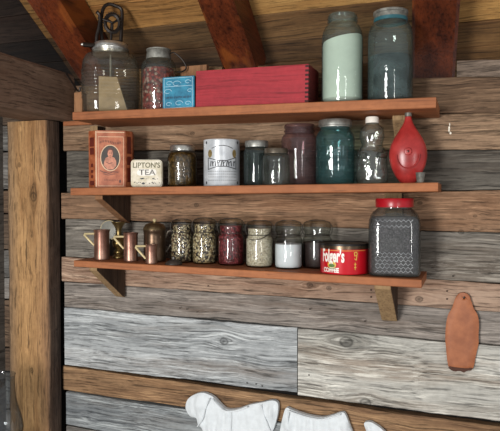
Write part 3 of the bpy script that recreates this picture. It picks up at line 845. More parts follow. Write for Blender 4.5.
# tea tin
Yc = -.13
a, b = P(131.5, 170, Yc), P(160, 170, Yc); c = (a+b)/2; W = (b-a).length*.96; z0 = S2.z(c.x)
Hh = P(146, 160, Yc).z-z0; fa = math.atan2(-c.x, DW+Yc)
t = thing('tea_tin', 'cream square tea tin with worn lettering beside the orange tin', 'tin', (c.x, Yc+.01, z0+.0004), fa*.7)
def rrect(w, h, r, n=6):
    o = []
    for cx, cy, a0 in ((w/2-r, h-r, 0), (-w/2+r, h-r, PI/2), (-w/2+r, r, PI), (w/2-r, r, 3*PI/2)):
        for i in range(n+1): a_ = a0+PI/2*i/n; o.append((cx+r*math.cos(a_), cy+r*math.sin(a_)))
    return o
bm = bmesh.new(); prism(bm, rrect(W, Hh, .010), -.018, .018); bmesh.ops.recalc_face_normals(bm, faces=bm.faces)
es = [e for e in bm.edges if len(e.link_faces) == 2 and any(len(f.verts) > 6 for f in e.link_faces)]
bmesh.ops.bevel(bm, geom=es, offset=.003, segments=3, affect='EDGES')
obj('tin_body', bm, plain('cream_enamel', '#dfd8c6', .45, 0, .15, 30, .1, col2='#bfb599'), t, smooth=True)
b1 = text_bm("LIPTON'S", .021, .0004, .92); flatface(b1, -.0185, 0, Hh*.79)
o = obj('lettering', b1, plain('olive_print', '#6f6a45', .5, 0, .3, 120), t)
b1 = text_bm('TEA', .022, .0003, 1.2); flatface(b1, -.0187, .002, Hh*.53)
o = obj('lettering', b1, plain('grey_print', '#77746c', .5, 0, .2), t)
bm = bmesh.new(); poly(bm, rings_bezier([(-.25*W, Hh*.43), (-.3*W, Hh*.55), (-.2*W, Hh*.66), (.1*W, Hh*.65), (.3*W, Hh*.63), (.28*W, Hh*.45), (0, Hh*.42)], 5)); 
obj('white_patch', flatface(bm, -.0183, 0, 0), M['white_print'], t)
bm = bmesh.new()
for i in range(24):
    x = random.uniform(-.42, .42)*W; z = random.choice((.3, .32, .17, .15))*Hh
    stroke(bm, [(x, z), (x+random.uniform(.001, .004), z+random.uniform(-.002, .002))], .0018)
poly(bm, ellipse(-.1*W, Hh*.14, .005, .003, 8)); poly(bm, ellipse(-.15*W, Hh*.31, .005, .002, 8))
obj('small_print', flatface(bm, -.0187, 0, 0), M['black_print'], t)

# pickles jar
p, R, H, fa = spot(S2, 167.5, 197.5, 144.5, -.105)
t = thing('canning_jar', 'jar of dark olive brown preserves with bright metal lid', 'jar', p, fa)
W2 = [(0, .01), (.6, .01), (.85, 0), (.95, .01), (1, .05), (1, .68), (.97, .75), (.88, .81), (.80, .835), (.79, .85), (.79, .95)]
obj('glass_jar', loft(sc(W2, R, H), 40, cap=False), g_clear, t, smooth=True)
obj('screw_lid', loft(sc([(.80, .86), (.835, .86), (.835, .965), (.81, .985), (.76, 1.0), (0, .992)], R, H), 40), M['silver'], t, smooth=True)
obj('olive_preserve', loft(sc([(0, .03), (.9, .03), (.95, .06), (.95, .68), (.85, .79), (.75, .82), (0, .82)], R, H), 40), speckle('olive_pieces', ['#4a3517', '#3a2a12', '#56401c', '#43300f', '#61481f'], 160, .35, .4), t, smooth=True)

# white can
p, R, H, fa = spot(S2, 203.5, 240, 139.5, -.115)
t = thing('coffee_can', 'white metal can with black banner print', 'can', p, fa)
obj('can_body', loft(sc([(0, .01), (.97, .01), (1, 0), (1.012, .01), (1, .02), (1, .975), (1.012, .985), (1.0, 1.0), (.96, .995), (.95, .975), (0, .975)], R, H), 48), plain('white_lithograph', '#ccd0d3', .3, .15, .12, 30, .03, col2='#aeb3b8'), t, smooth=True)
bm = bmesh.new()
bw = .042
stroke(bm, [(-bw, H*.60), (-bw*.3, H*.54), (bw*.3, H*.54), (bw, H*.61), (bw, H*.36), (bw*.3, H*.415), (-bw*.3, H*.415), (-bw, H*.35), (-bw, H*.60)], .002)
for i in range(10):
    x = -bw*.8+i*bw*.178
    stroke(bm, [(x, H*.42), (x+random.uniform(-.003, .003), H*.53)], .0024)
    if i % 2: stroke(bm, [(x, H*.48), (x+.005, H*.53)], .002)
for z in (.31, .25, .19, .12):
    x = -bw
    while x < bw: stroke(bm, [(x, H*z), (x+.003, H*z)], .0013); x += .0055
for x in (-.050, .050):
    for z in (.07, .93): poly(bm, ellipse(x, H*z, .003, .004, 8))
stroke(bm, [(-.03, H*.80), (-.015, H*.845), (0, H*.86), (.015, H*.845), (.03, H*.80)], .0016)
obj('black_print', wrap(bm, R+.0008, 0, .03), M['black_print'], t)
gp = plain('gold_print', '#8a7648', .5, 0, .3, 90)
for s in (-1, 1):
    bm = bmesh.new(); poly(bm, ellipse(s*.036, H*.69, .007, .011, 14))
    obj('gold_medallion', wrap(bm, R+.0006, 0, .03), gp, t)

# small greenish jar with zinc lid
p, R, H, fa = spot(S2, 243.5, 270, 140.5, -.10)
t = thing('canning_jar', 'grey green glass jar with flat zinc lid right of the white can', 'jar', p, fa)
obj('glass_jar', loft(sc([(0, .01), (.85, 0), (.96, .01), (1, .05), (1, .76), (.94, .82), (.84, .85), (.84, .93)], R, H), 40, cap=False), g_grey, t, smooth=True)
obj('zinc_lid', loft(sc([(.84, .86), (.88, .86), (.88, .90), (.91, .905), (.91, .985), (.87, 1.0), (0, 1.0)], R, H), 40), M['zinc'], t, smooth=True)
obj('dark_filling', loft(sc([(0, .03), (.9, .03), (.93, .06), (.93, .72), (0, .72)], R, H), 40), glass('dark_green_filling', '#5f6d68', '#28332f', .3, .02, film=.4, film_col='#303a38'), t, smooth=True)
# short jar
p, R, H, fa = spot(S2, 261.5, 290.5, 148, -.148)
t = thing('jelly_jar', 'short clear glass jar with dull lid in front of the grey green jar', 'jar', p, fa)
obj('glass_jar', loft(sc([(0, .02), (.85, 0), (.95, .01), (.98, .05), (1, .3), (.96, .74), (.90, .82), (.80, .85), (.80, .9)], R, H), 40, cap=False), g_old, t, smooth=True)
obj('tin_lid', loft(sc([(.80, .86), (.84, .86), (.84, .97), (.8, 1.0), (0, .995)], R, H), 40), plain('dull_tin', '#6e6456', .4, .6, .3), t, smooth=True)
# amethyst jar
p, R, H, fa = spot(S2, 281, 317.5, 123.5, -.062)
t = thing('canning_jar', 'tall empty amethyst tinted glass jar without a lid', 'jar', p, fa)
obj('glass_jar', loft(sc([(0, .01), (.85, 0), (.96, .01), (1, .04), (1, .74), (.98, .79), (.88, .83), (.82, .845), (.82, .87), (.86, .88), (.86, .90), (.80, .91), (.80, .93), (.84, .94), (.84, .98), (.80, 1.0), (.75, .99), (.75, .86)], R, H), 44, cap=False), g_amet, t, smooth=True)
# teal jar
p, R, H, fa = spot(S2, 315.5, 354.5, 119, -.10)
t = thing('canning_jar', 'teal blue glass jar with zinc lid and raised lettering', 'jar', p, fa)
obj('glass_jar', loft(sc(MASON+[(.765, .9)], R, H), 44, cap=False), g_teal, t, smooth=True)
obj('zinc_lid', loft(sc([(.78, .885), (.80, .885), (.80, .905), (.86, .91), (.86, .985), (.82, 1.0), (.6, 1.005), (0, .998)], R, H), 44), M['zinc'], t, smooth=True)
M['teal_emboss'] = glass('teal_emboss', '#8fc4c0', '#3a7a78', .2, .3, film=.2, film_col='#5a9a98')
b1 = text_bm('Ball', .034, .0005); b1 = wrap(b1, R+.0006, H*.5, 0)
obj('lettering', b1, M['teal_emboss'], t)
b1 = text_bm('MASON', .014, .0003); b1 = wrap(b1, R+.0006, H*.25, 0)
obj('lettering', b1, M['teal_emboss'], t)
# figural bottle
p, R, H, fa = spot(S2, 355.5, 388, 116, -.10)
t = thing('figural_bottle', 'clear pressed glass figure shaped bottle with small white cap', 'bottle', p, fa)
pf = [(0, .01), (.75, 0), (.9, .01), (.95, .04), (.98, .15), (.93, .28), (.97, .38), (.86, .50), (.64, .575), (.66, .62), (.74, .70), (.74, .78), (.62, .85), (.42, .89), (.36, .90), (.36, .93)]
bmb = loft(sc(pf, R, H), 48, squircle(1, .85, 2.3), cap=False)
for v in bmb.verts:
    d = noise.noise((v.co.x*70, v.co.y*70, v.co.z*55))*.0035
    v.co += Vector((v.co.x, v.co.y, 0)).normalized()*d if v.co.xy.length > 1e-5 else Vector()
obj('glass_body', bmb, glass('pressed_glass', '#e8eae4', '#6a6c64', 1.0, .12, film=.08), t, smooth=True)
for s in (-1, 1):
    obj('ear', loft([(0, -.005), (.005, -.004), (.007, 0), (.005, .004), (0, .005)], 14), g_clear, t, loc=(s*R*.55, 0, H*.83), smooth=True)
    bm = bmesh.new(); tube(bm, [(s*R*.82, -R*.3, H*.50), (s*R*.75, -R*.65, H*.42), (s*R*.35, -R*.88, H*.42)], [.009, .009, .007], 10)
    obj('paw', bm, g_clear, t, smooth=True)
obj('muzzle', loft([(0, -.009), (.007, -.007), (.010, 0), (.007, .007), (0, .009)], 14), g_clear, t, loc=(0, -R*.62, H*.70), smooth=True)
obj('screw_cap', loft(sc([(.38, .91), (.41, .91), (.41, .985), (.38, 1.0), (0, 1.0)], R, H), 32), M['white_print'], t, smooth=True)
# red flask
p, R, H, fa = spot(S2, 389, 426.5, 111, -.115)
t = thing('glazed_flask', 'teardrop shaped red bottle with narrow neck and round boss', 'bottle', p, fa)
pts = [(0, 0), (.30, 0), (.42, .02), (.62, .09), (.84, .20), (.97, .32), (1.0, .42), (.93, .53), (.74, .64), (.50, .74), (.31, .82), (.21, .88), (.16, .93), (.15, .96)]
M['red_flask'] = plain('red_glaze', '#a93330', .28, 0, .15, 22, .08, col2='#8a2422')
obj('flask_body', loft(sc(rings_bezier(pts, 3, False), R, H), 44, squircle(1, .62, 2.1)), M['red_flask'], t, smooth=True)
obj('neck_ring', loft(sc([(.16, .94), (.19, .945), (.19, .995), (.16, 1.0), (.12, 1.0), (.12, .95)], R, H), 24), M['zinc_dark'], t, smooth=True)
bm = loft([(0, .004), (.008, .003), (.0095, 0), (.0085, -.003)], 24); bmesh.ops.rotate(bm, cent=(0, 0, 0), matrix=Matrix.Rotation(PI/2, 3, 'X'), verts=bm.verts)
bo = obj('boss', bm, M['red_flask'], t, loc=(0, -.62*R-.0005, H*.44), smooth=True)
tubeo('boss_ring', [(.034*math.cos(a)*.8, -.62*R*.96+.5*(.034**2)*0, H*.40+.034*math.sin(a)) for a in [PI+PI*i/14 for i in range(15)]], .0012, M['red_flask'], t)
bm = loft([(0, .002), (.0028, .0015), (.003, -.002)], 12); bmesh.ops.rotate(bm, cent=(0, 0, 0), matrix=Matrix.Rotation(PI/2, 3, 'X'), verts=bm.verts)
obj('rivet', bm, plain('dark_rivet', '#4a1512', .3, .4), bo, loc=(0, -.0042, 0), smooth=True)
# little metal cup
p, R, H, fa = spot(S2, 415.5, 425, 172.5, -.165)
tag(obj('metal_thimble_cup', loft(sc([(0, 0), (.7, 0), (.75, .02), (1, .95), (1.05, 1.0), (.95, 1.0), (.7, .1), (0, .08)], R, H), 24), M['zinc_dark'], loc=p, smooth=True), 'tiny dull metal cup at the foot of the red flask', 'cup')

# ---- bottom shelf
def mug(px, Yc, r_px, yt, hx, hy, label, cat='mug', mat='copper', metal_rim=True):
    p, R, H, fa = spot(S3, px-r_px, px+r_px, yt, Yc)
    t = thing('copper_mug', label, cat, p, fa, 'copper mugs')
    obj('cup_body', loft(sc([(0, .01), (.93, 0), (.95, .01), (.93, .03), (.93, .9), (1.0, .97), (1.03, 1.0), (.95, 1.0), (.88, .92), (.88, .05), (0, .05)], R, H), 40), M[mat], t, smooth=True)
    k = depth(p)/F
    dx, dt, db = hx*k, hy[0]*k, hy[1]*k
    tubeo('angular_handle', [(-R*.9, 0, H-dt), (-R-dx, 0, H-dt), (-R-dx-.001, 0, H-dt-.003), (-R*.92, 0, H-db)], [.003, .0033, .0033, .003], M['brass_pale'], t, seg=8)
    return t
mug(101.5, -.125, 8.2, 230, 8.5, (4, 15.5), 'leftmost copper mug with pale angular brass handle', mat='copper')
mug(130.5, -.125, 7.6, 233, 8.5, (4, 16), 'copper mug with angular handle in front of the brass vase', mat='copper')
mug(151.2, -.155, 6.3, 245, 9, (1.5, 14), 'smallest copper mug standing before the coffee pot', mat='copper')
# brass vase
p, R, H, fa = spot(S3, 111.5, 125.5, 222.5, -.07)
t = tag(obj('brass_vase', loft(sc(rings_bezier([(0, 0), (.84, 0), (.86, .05), (.60, .10), (.72, .15), (.70, .19), (.48, .25), (.78, .32), (.96, .41), (.84, .50), (.50, .58), (.38, .66), (.42, .78), (.60, .88), (1.0, .985), (1.02, 1.0), (.9, .99), (.3, .8), (0, .78)], 3, False), R, H), 36), M['brass'], loc=p, smooth=True), 'baluster shaped brass vase behind the two taller copper mugs', 'vase')
# pale plate disc with loop behind first mug
p, R, H, fa = spot(S3, 96, 115, 221, -.035)
t = thing('metal_saucer', 'pale round saucer leaning on the wall behind the leftmost mug', 'saucer', (p.x, -.03, S3.z(p.x)), fa*.3)
t.rotation_euler = (math.radians(-6), 0, 0)
bm = loft([(0, 0), (R*.55, 0), (R*1.0, -.004), (R*1.04, -.005), (R*1.0, -.001), (R*.5, .003), (0, .003)], 36); bmesh.ops.rotate(bm, cent=(0, 0, 0), matrix=Matrix.Rotation(PI/2, 3, 'X'), verts=bm.verts)
zc_ = H-R
obj('dish', bm, plain('pale_enamel', '#9d9c93', .4, .3, .15), t, loc=(0, 0, zc_), smooth=True)
tubeo('raised_rim', [(R*1.04*math.cos(a), .004, zc_+R*1.04*math.sin(a)) for a in [2*PI*i/36 for i in range(36)]], .0016, M['brass_pale'], t, closed=True)
bm = bmesh.new(); box(bm, -.012, .012, -.006, .012, 0.0005, zc_-R*.95, .001)
obj('foot', bm, M['pewter'], t)
# coffee pot
p, R, H, fa = spot(S3, 143, 166, 219, -.095)
t = thing('coffee_pot', 'aged brown metal coffee pot with domed lid and curved handle', 'pot', p, fa)
obj('pot_body', loft(sc([(0, .0), (.98, 0), (1.0, .02), (.98, .05), (.95, .60), (.97, .70), (1.0, .71), (1.0, .73), (.93, .73)], R, H), 40), M['copper_old'], t, smooth=True)
ld = obj('domed_lid', loft(sc([(.96, .73), (1.0, .74), (.98, .78), (.80, .86), (.45, .90), (.15, .91), (.1, .92), (0, .92)], R, H), 40), plain('lid_metal', '#806d4e', .35, .8, .2, col2='#5c4a33'), t, smooth=True)
obj('knob', loft(sc([(.08, .905), (.09, .93), (.17, .955), (.19, .975), (.12, .998), (0, 1.0)], R, H), 20), M['brass_pale'], ld, smooth=True)
hp = rings_bezier([(R*.95, 0, H*.54), (R*1.15, 0, H*.68), (R*1.5, 0, H*.70), (R*1.72, 0, H*.60), (R*1.62, 0, H*.45), (R*1.3, 0, H*.33), (R*1.05, 0, H*.22), (R*.96, 0, H*.22)], 6, False)
tubeo('curved_handle', hp, .0024, plain('handle_metal', '#a09789', .35, .8), t)
# funnel lid
p, R, H, fa = spot(S3, 165, 182, 256.5, -.155)
tag(obj('pewter_lid', loft([(0, 0), (R, 0), (R*1.02, .002), (R*.9, .007), (R*.5, .012), (R*.25, .015), (R*.22, .021), (R*.1, .023), (0, .023)], 32), M['pewter'], loc=p, smooth=True), 'small dark pewter lid lying in front of the first bean jar', 'lid')

# bail jars
BJ = [(0, .012), (.7, .012), (.9, 0), (.97, .012), (1, .05), (1, .58), (.98, .625), (.90, .66), (.86, .68), (.86, .76), (.89, .77), (.89, .79)]
BL = [(.90, .795), (.955, .80), (.96, .83), (.93, .86), (.93, .94), (.88, .975), (.72, 1.0), (0, 1.0)]
M['wire'] = plain('steel_wire', '#5e5a55', .4, .8)
def bail_jar(xl, xr, yt, Yc, label, fname, fmat, ftop, gl=None, wire_front=False, neckfill=True, group='wire bail jars'):
    p, R, H, fa = spot(S3, xl, xr, yt, Yc)
    t = thing('bail_jar', label, 'jar', p, fa, group)
    obj('glass_jar', loft(sc(BJ, R, H), 44, cap=False), gl or g_clear, t, smooth=True)
    obj('glass_lid', loft(sc(BL, R, H), 44, cap=False), gl or g_clear, t, smooth=True)
    if ftop > .66: pf = [(0, .03), (.9, .03), (.955, .06), (.955, .60), (.90, .645), (.82, .68), (.82, ftop), (.3, ftop+.01), (0, ftop)]
    else: pf = [(0, .03), (.9, .03), (.955, .06), (.955, ftop-.01), (.9, ftop), (0, ftop+.004)]
    obj(fname, loft(sc(pf, R, H), 44), fmat, t, smooth=True)
    bm = bmesh.new()
    ring = [(R*.885*math.cos(a), R*.885*math.sin(a), H*.70) for a in [2*PI*i/32 for i in range(32)]]
    tube(bm, ring, .0011, 6, closed=True)
    s = 1
    tube(bm, rings_bezier([(-R*.9, 0, H*.70), (-R*1.02, 0, H*.80), (-R*.96, 0, H*.92), (-R*.6, 0, H*1.0), (0, 0, H*1.02), (R*.6, 0, H*1.0), (R*.96, 0, H*.92), (R*1.02, 0, H*.80), (R*.9, 0, H*.70)], 4, False), .0011, 6)
    if wire_front:
        tube(bm, rings_bezier([(-R*.9, -R*.2, H*.64), (-R*.5, -R*.86, H*.60), (0, -R*1.02, H*.62), (R*.45, -R*.9, H*.68), (R*.85, -R*.4, H*.76)], 5, False), .0012, 6)
    obj('wire_bail', bm, M['wire'], t, smooth=True)
    return t
beans = speckle('mixed_beans', ['#b8a685', '#2b211c', '#8e7857', '#cdbf9f', '#463630', '#a99470', '#1f1916', '#c4b491', '#6d4b36'], 225, .45, .7)
beans2 = speckle('mixed_beans_paler', ['#c0ae87', '#3a2d24', '#a58f66', '#cdbf9f', '#5b4a3c', '#b29c73', '#2b221e', '#c7b68f', '#8d7753'], 215, .45, .7)
bail_jar(170.5, 193, 220, -.085, 'jar of dark and cream mixed beans, leftmost of the bean jars', 'mixed_beans', beans, .88)
bail_jar(192, 217, 219, -.085, 'jar of pale speckled beans between dark beans and red beans', 'speckled_beans', beans2, .88)
bail_jar(217.5, 244.5, 219.5, -.085, 'jar of small dark red beans', 'red_beans', speckle('red_beans', ['#7a2c33', '#5e1d22', '#8c3a40', '#6a2429', '#4a1518'], 200, .4, .6), .86)
bail_jar(245.5, 273.5, 221.5, -.095, 'jar of pale cream rice with a wire bail across its shoulder', 'rice', speckle('rice_grain', ['#d6ccb6', '#c6baa0', '#ddd4be', '#b9ac92'], 330, .6, .3), .84, wire_front=True)
bail_jar(274.5, 302.5, 221.5, -.095, 'clear bail jar half full of white sugar', 'sugar', plain('white_sugar', '#dadfe4', .8, 0, .05, 40, .1), .52)
bail_jar(302.5, 332, 221.5, -.047, 'bail jar of dark brown contents behind the red coffee can', 'dark_filling', plain('dark_filling', '#2e1f1d', .5, 0, .3, 80, .3), .56)

# coffee can
p, R, H, fa = spot(S3, 320.5, 368.8, 241.5, -.121)
H = P(344, 244, -.121-R).z-p.z
t = thing('coffee_can', 'short red coffee can with white lettering and black rim', 'can', p, 0)
obj('can_body', loft(sc([(0, .01), (.98, .01), (1.0, 0), (1.01, .015), (1, .03), (1, .80), (.995, .81)], R, H), 56, cap=False), M['red_can'], t, smooth=True)
obj('metal_band', loft(sc([(.995, .81), (.995, .93)], R, H), 56, cap=False), plain('tarnished_band', '#6e5a48', .3, .85, .2), t, smooth=True)
obj('can_lid', loft(sc([(1.0, .92), (1.025, .925), (1.03, .99), (1.01, 1.0), (.97, .995), (.96, .97), (0, .97)], R, H), 56), M['black_lid'], t, smooth=True)
ang = -.07
b1 = text_bm("Folger's", .035, .0012, .60); 
for v in b1.verts: v.co.y *= 1.25
b1 = wrap(b1, R+.0008, H*.585, ang-.26)
obj('lettering', b1, M['white_print'], t)
b1 = text_bm('COFFEE', .0155, .0007, .86); b1 = wrap(b1, R+.0008, H*.13, ang-.33)
obj('lettering', b1, M['white_print'], t)
bm = bmesh.new(); poly(bm, ellipse(0, 0, .0125, .0085, 24)); obj('emblem', wrap(bm, R+.0006, H*.31, ang-.27), M['yellow_print'], t)
bm = bmesh.new(); poly(bm, ellipse(0, -.002, .009, .0045, 20)); stroke(bm, [(-.012, -.008), (0, -.010), (.012, -.008)], .0015)
obj('emblem_ship', wrap(bm, R+.001, H*.31, ang-.27), M['green_print'], t)
bm = bmesh.new()
stroke(bm, [(-.004, .012), (.003, .014), (.005, .008), (-.002, .004), (-.003, .010), (-.004, .012)], .0022)
stroke(bm, [(.004, .008), (.002, -.006), (-.003, -.002)], .0022)
stroke(bm, [(-.001, -.012), (-.001, -.030)], .002); stroke(bm, [(-.004, -.016), (.003, -.016)], .0016); stroke(bm, [(-.004, -.024), (.003, -.024)], .0016)
obj('side_print', wrap(bm, R+.0008, H*.55, ang+.72), M['yellow_print'], t)
bm = bmesh.new(); stroke(bm, [(-R*1.2, 0), (-R*.6, 0), (0, 0), (R*.6, 0), (R*1.2, 0)], .001); obj('gold_line', wrap(bm, R+.0006, H*.775, 0), M['yellow_print'], t)

# big jar with red lid
p, R, H, fa = spot(S3, 369, 420, 198.5, -.117)
t = thing('pantry_jar', 'large square glass jar of black beans with red screw lid', 'jar', p, fa+.02)
sh = squircle(1, .82, 5)
def lerp_shape(prof, seg, R, H):
    """square body turning round at the neck"""
    bm = bmesh.new(); rings = []
    for r, z in prof:
        k_ = max(0, min(1, (z-.72)/.14)); ring = []
        for i in range(seg):
            a = 2*PI*i/seg; sx_, sy_ = sh(a); cx_, cy_ = math.cos(a), math.sin(a)
            x = (sx_*(1-k_)+cx_*k_)*r*R; y = (sy_*(1-k_)+cy_*k_)*r*R
            ring.append(bm.verts.new((x, y, z*H)))
        rings.append(ring)
    for A, B in zip(rings, rings[1:]):
        for i in range(seg): bm.faces.new((A[i], A[(i+1) % seg], B[(i+1) % seg], B[i]))
    bm.faces.new(list(reversed(rings[0]))); bm.faces.new(rings[-1])
    bmesh.ops.recalc_face_normals(bm, faces=bm.faces)
    return bm
jp = [(.9, 0), (.97, .01), (1, .04), (1, .66), (.985, .72), (.93, .78), (.82, .83), (.72, .855), (.66, .87), (.66, .93)]
obj('glass_jar', lerp_shape(jp, 56, R, H), glass('pantry_glass', '#e4e6e7', '#7c7f82', .06, .06, film=.07), t, smooth=True)
obj('black_beans', lerp_shape([(.88, .02), (.95, .04), (.96, .66), (.93, .72), (.88, .76)], 56, R, H), speckle('black_beans', ['#4a4446', '#332d2f', '#5a5356', '#413b3d'], 240, .5, .4), t, smooth=True)
M['emboss'] = glass('embossed_glass', '#e8eaec', '#a0a4a7', .1, .1, film=.85, film_col='#b4b7ba')
yf = -.82*R-.0008
for (z0, z1) in ((.07, .30), (.645, .715)):
    bm = bmesh.new()
    nrow = int((z1-z0)*H/.0078)
    for r_ in range(nrow+1):
        z = z0*H+(z1-z0)*H*r_/max(1, nrow)
        xs_ = [-.72*R+i*.0055 for i in range(int(1.44*R/.0055)+1)]
        tube(bm, [(x, yf, z+((.0026 if (i+r_) % 2 else -.0026))) for i, x in enumerate(xs_)], .0009, 4)
    obj('diamond_embossing', bm, M['emboss'], t, smooth=True)
obj('screw_lid', loft(sc([(.66, .885), (.73, .885), (.74, .90), (.74, .985), (.71, 1.0), (0, .995)], R, H), 48), M['red_lid'], t, smooth=True)

# ------------------------------------------------------------------ leather piece, clothes
def inside(p, poly_):
    x, y = p; c = False; n = len(poly_)
    for i in range(n):
        x1, y1 = poly_[i]; x2, y2 = poly_[(i+1) % n]
        if (y1 > y) != (y2 > y) and x < (x2-x1)*(y-y1)/(y2-y1)+x1: c = not c
    return c
def dist(p, poly_):
    P_ = Vector(p); best = 9
    n = len(poly_)
    for i in range(n):
        a, b = Vector(poly_[i]), Vector(poly_[(i+1) % n]); d = b-a
        t = max(0, min(1, (P_-a).dot(d)/max(1e-12, d.dot(d)))); best = min(best, (P_-(a+d*t)).length)
    return best
def sheet(outline, holes, step, hfun, back, drop=None):
    pts = [Vector(p) for p in outline]; edges = [(i, (i+1) % len(outline)) for i in range(len(outline))]
    for h in holes:
        s = len(pts); pts += [Vector(p) for p in h]; edges += [(s+i, s+(i+1) % len(h)) for i in range(len(h))]
    x0, x1 = min(p[0] for p in outline), max(p[0] for p in outline); y0, y1 = min(p[1] for p in outline), max(p[1] for p in outline)
    y = y0
    while y < y1:
        x = x0
        while x < x1:
            q_ = (x+random.uniform(-.2, .2)*step, y+random.uniform(-.2, .2)*step)
            if inside(q_, outline) and not any(inside(q_, h) for h in holes) and dist(q_, outline) > step*.5 and all(dist(q_, h) > step*.4 for h in holes): pts.append(Vector(q_))
            x += step
        y += step
    vs, es, fs, *_ = delaunay_2d_cdt(pts, edges, [], 0, 1e-7)
    bm = bmesh.new()
    dd = [min([dist(tuple(v), outline)]+[dist(tuple(v), h) for h in holes]) for v in vs]
    fr_ = [bm.verts.new((v.x, -hfun(v.x, v.y, d), v.y)) for v, d in zip(vs, dd)]
    bk = [fr_[i] if (dd[i] < 1e-6 and back is None) else bm.verts.new((v.x, (back or 0), v.y)) for i, v in enumerate(vs)]
    cnt = {}
    for f_ in fs:
        c_ = sum((vs[i] for i in f_), Vector((0, 0)))/len(f_)
        if not inside(tuple(c_), outline) or any(inside(tuple(c_), h) for h in holes): continue
        bm.faces.new([fr_[i] for i in f_])
        if len({bk[i] for i in f_} | {fr_[i] for i in f_}) > 3: bm.faces.new([bk[i] for i in reversed(f_)])
        for a_, b_ in zip(f_, f_[1:]+f_[:1]): cnt[frozenset((a_, b_))] = cnt.get(frozenset((a_, b_)), 0)+1
    if back is not None:
        for e, c_ in cnt.items():
            if c_ == 1:
                a_, b_ = tuple(e); bm.faces.new((fr_[a_], fr_[b_], bk[b_], bk[a_]))
    bmesh.ops.recalc_face_normals(bm, faces=bm.faces)
    return bm
YL = -.014
def loc2(pts, Y, o): return [((P(x, y, Y)-o).x, (P(x, y, Y)-o).z) for x, y in pts]
o0 = P(462, 298, YL)
outl = rings_bezier(loc2([(459, 293.5), (464.5, 292.8), (469, 295.5), (471.5, 302), (474, 309), (477.5, 315), (479, 323), (478.5, 335), (478.5, 344), (476, 355), (473.5, 367), (470, 369.8), (460, 370), (450, 368.5), (447.5, 362), (446, 348), (445.3, 338), (446, 325), (448, 315), (452, 308), (455, 299)], YL, o0), 4)
hole = [( (P(464, 298, YL)-o0).x+.0022*math.cos(a), (P(464, 298, YL)-o0).z+.003*math.sin(a)) for a in [2*PI*i/10 for i in range(10)]]
t = thing('leather_strop', 'brown leather paddle shape hanging by a hole on the plank wall', 'leather piece', o0)
obj('leather_piece', sheet(outl, [hole], .008, lambda x, y, d: .003*min(1, d/.004)**.5+noise.noise((x*20, y*20, 0))*.0012+.001, .0085), M['leather'], t, smooth=True)
hem = rings_bezier(loc2([(450, 366), (455, 366.8), (460, 367.3), (466, 368), (472, 367.5), (471, 370), (467, 370.3), (464, 372), (460, 370.5), (455, 371), (451, 369.5), (448.5, 367)], YL, o0), 3)
obj('frayed_edge', sheet(hem, [], .006, lambda x, y, d: .0055, -.0042), M['leather_dark'], t)
# nail carrying it
c = P(464, 297, YL)
bm = loft([(.0012, -.0), (.0012, .016), (.0026, .0165), (.0026, .0175), (0, .018)], 12)
bmesh.ops.rotate(bm, cent=(0, 0, 0), matrix=Matrix.Rotation(PI/2, 3, 'X'), verts=bm.verts)
tag(obj('nail', bm, M['iron'], loc=(c.x, -.006, c.z), smooth=True), 'small iron nail holding up the brown leather piece', 'nail')

YG = -.016
def garment(label, cat, pix, origin, step, puffs, name, trims=()):
    o0 = P(origin[0], origin[1], YG)
    ol = rings_bezier(loc2(pix, YG, o0), 4)
    pf = [((P(x, y, YG)-o0).x, (P(x, y, YG)-o0).z, r) for x, y, r in puffs]
    def hf(x, y, d):
        h = .006*(1-math.exp(-d/.008))
        for (u, v, r) in pf: h += .009*math.exp(-((x-u)**2+(y-v)**2)/(r*r))*(1-math.exp(-d/.008))
        h += (noise.noise((x*30, y*12, 3))*.003+noise.noise((x*70, y*40, 3))*.001)*min(1, d/.012)
        h += .0028*math.sin(x*230+4*noise.noise((x*14, y*9, 0)))*min(1, d/.01)*(.35+.65*abs(noise.noise((x*9, y*22, 6)))*2)
        return h
    t = thing(name, label, cat, o0, 0, 'white baby clothes')
    obj('cloth_body', sheet(ol, [], step, hf, .014), M['cloth'], t, smooth=True)
    for (pts, r) in trims:
        q_ = rings_bezier([(u, -.012, v) for u, v in loc2(pts, YG, o0)], 5, False)
        tubeo('neck_trim', q_, r, M['cloth'], t)
garment('white baby dress with puffed sleeves, leftmost of the hung clothes', 'baby dress',
        [(196, 394), (204, 393), (213, 397), (219, 403), (225, 408.5), (232, 409.5), (241, 408), (249, 405), (262, 402.5), (272, 400.5), (277.5, 403), (278, 411), (276, 421), (272.5, 431), (266, 434), (264, 445), (272, 490), (280, 540), (240, 545), (200, 540), (201, 500), (204, 460), (203, 432), (198, 425), (196, 418), (190, 416), (185.5, 408), (188, 399)],
        (232, 410), .0042, ((200, 404, .022), (270, 412, .02)), 'baby_dress', [([(213, 397.5), (219, 403.5), (225, 409), (232, 410), (241, 408.5), (249, 405.5)], .0022), ([(211, 397), (207, 408), (204, 418), (199, 425)], .0013), ([(262, 403.5), (265, 412), (268, 422), (271, 430)], .0013), ([(232, 411), (232, 425), (231, 445)], .0009)])
garment('white baby shirt with straight neckline, middle one of the hung clothes', 'baby shirt',
        [(286, 408), (291, 409.5), (300, 413), (311, 416), (323, 417.5), (333, 415), (341, 412.5), (345, 414), (349, 424), (353, 436), (352, 446), (343, 444), (342, 500), (290, 500), (289, 450), (283, 452), (278, 445), (280, 430), (283, 416)],
        (313, 416), .0042, ((286, 424, .015), (346, 428, .014)), 'baby_shirt', [([(289, 409.5), (300, 413.5), (311, 416.5), (323, 418), (333, 415.5), (341, 413)], .002), ([(290, 411), (289, 420), (288, 440)], .0015)])
garment('white baby garment barely showing at the bottom, rightmost of the clothes', 'baby garment',
        [(364, 423.5), (370, 422), (376, 425), (382, 429.5), (387, 436), (386, 446), (378, 445), (380, 490), (350, 490), (352, 450), (358, 440), (366, 433)],
        (374, 426), .0042, ((370, 430, .01),), 'baby_garment')

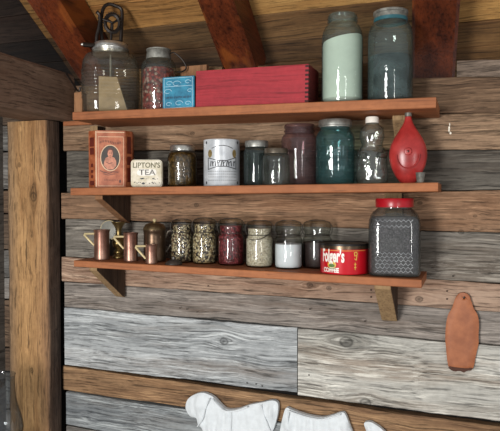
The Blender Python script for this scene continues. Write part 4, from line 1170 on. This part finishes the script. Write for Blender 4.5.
# ------------------------------------------------------------------ oil lamp by the post
YO = -.24
cxp = -4.5
c = P(cxp+1.5, 400, YO); k = depth(c)/F
zt = P(cxp, 375, YO).z; zb = zt-.235
t = thing('oil_lamp', 'oil lamp with clear glass chimney in front of the post', 'lamp', (c.x, YO, zb-.16))
rb = 27*k*.92
prof = [(.55, 0), (.60, .03), (.55, .06), (.78, .16), (.97, .25), (1.0, .33), (.95, .43), (.86, .53), (.78, .62), (.72, .72), (.69, .84), (.69, .97), (.72, 1.0)]
obj('glass_chimney', loft([(r*rb, .16+z*.235) for r, z in rings_bezier(prof, 3, False)], 44, cap=False), g_lamp, t, smooth=True)
obj('brass_burner', loft([(.014, .125), (.022, .13), (.024, .145), (.034, .152), (.036, .17), (.032, .175), (.008, .178), (.008, .19), (0, .19)], 32), M['brass'], t, smooth=True)
obj('oil_font', loft([(0, .0), (.055, .0), (.056, .006), (.03, .018), (.02, .035), (.03, .05), (.055, .07), (.06, .09), (.05, .115), (.02, .125), (0, .126)], 40), g_old, t, smooth=True)
bm = bmesh.new(); box(bm, -.13, .10, -.08, .13, -.025, 0, .002)
bx_ = struct(obj('unseen_lamp_ledge', bm, M['tanwood2'], loc=(c.x, YO, zb-.1603)))  # unseen wooden ledge that carries the lamp

# ------------------------------------------------------------------ light
def area(name, loc, target, sx, sy, power, col):
    l = bpy.data.lights.new(name, 'AREA'); l.shape = 'RECTANGLE'; l.size = sx; l.size_y = sy; l.energy = power; l.color = col
    o = bpy.data.objects.new(name, l); C.objects.link(o); o.location = loc
    o.rotation_euler = (Vector(target)-Vector(loc)).to_track_quat('-Z', 'Y').to_euler(); return o
area('window_light', (-1.0, -3.3, 1.32), (-.4, 0, 1.35), .60, 1.4, 88, (1, .985, .96))
area('window_light', (1.55, -3.2, 1.32), (-.4, 0, 1.35), .22, 1.4, 18, (1, .985, .96))
w = bpy.data.worlds.new('world'); bpy.context.scene.world = w; w.use_nodes = True
bg = w.node_tree.nodes['Background']; bg.inputs[0].default_value = (.93, .96, 1, 1); bg.inputs[1].default_value = .46
sc_ = bpy.context.scene
sc_.cycles.transparent_max_bounces = 24
sc_.view_settings.view_transform = 'Standard'
sc_.view_settings.exposure = .12
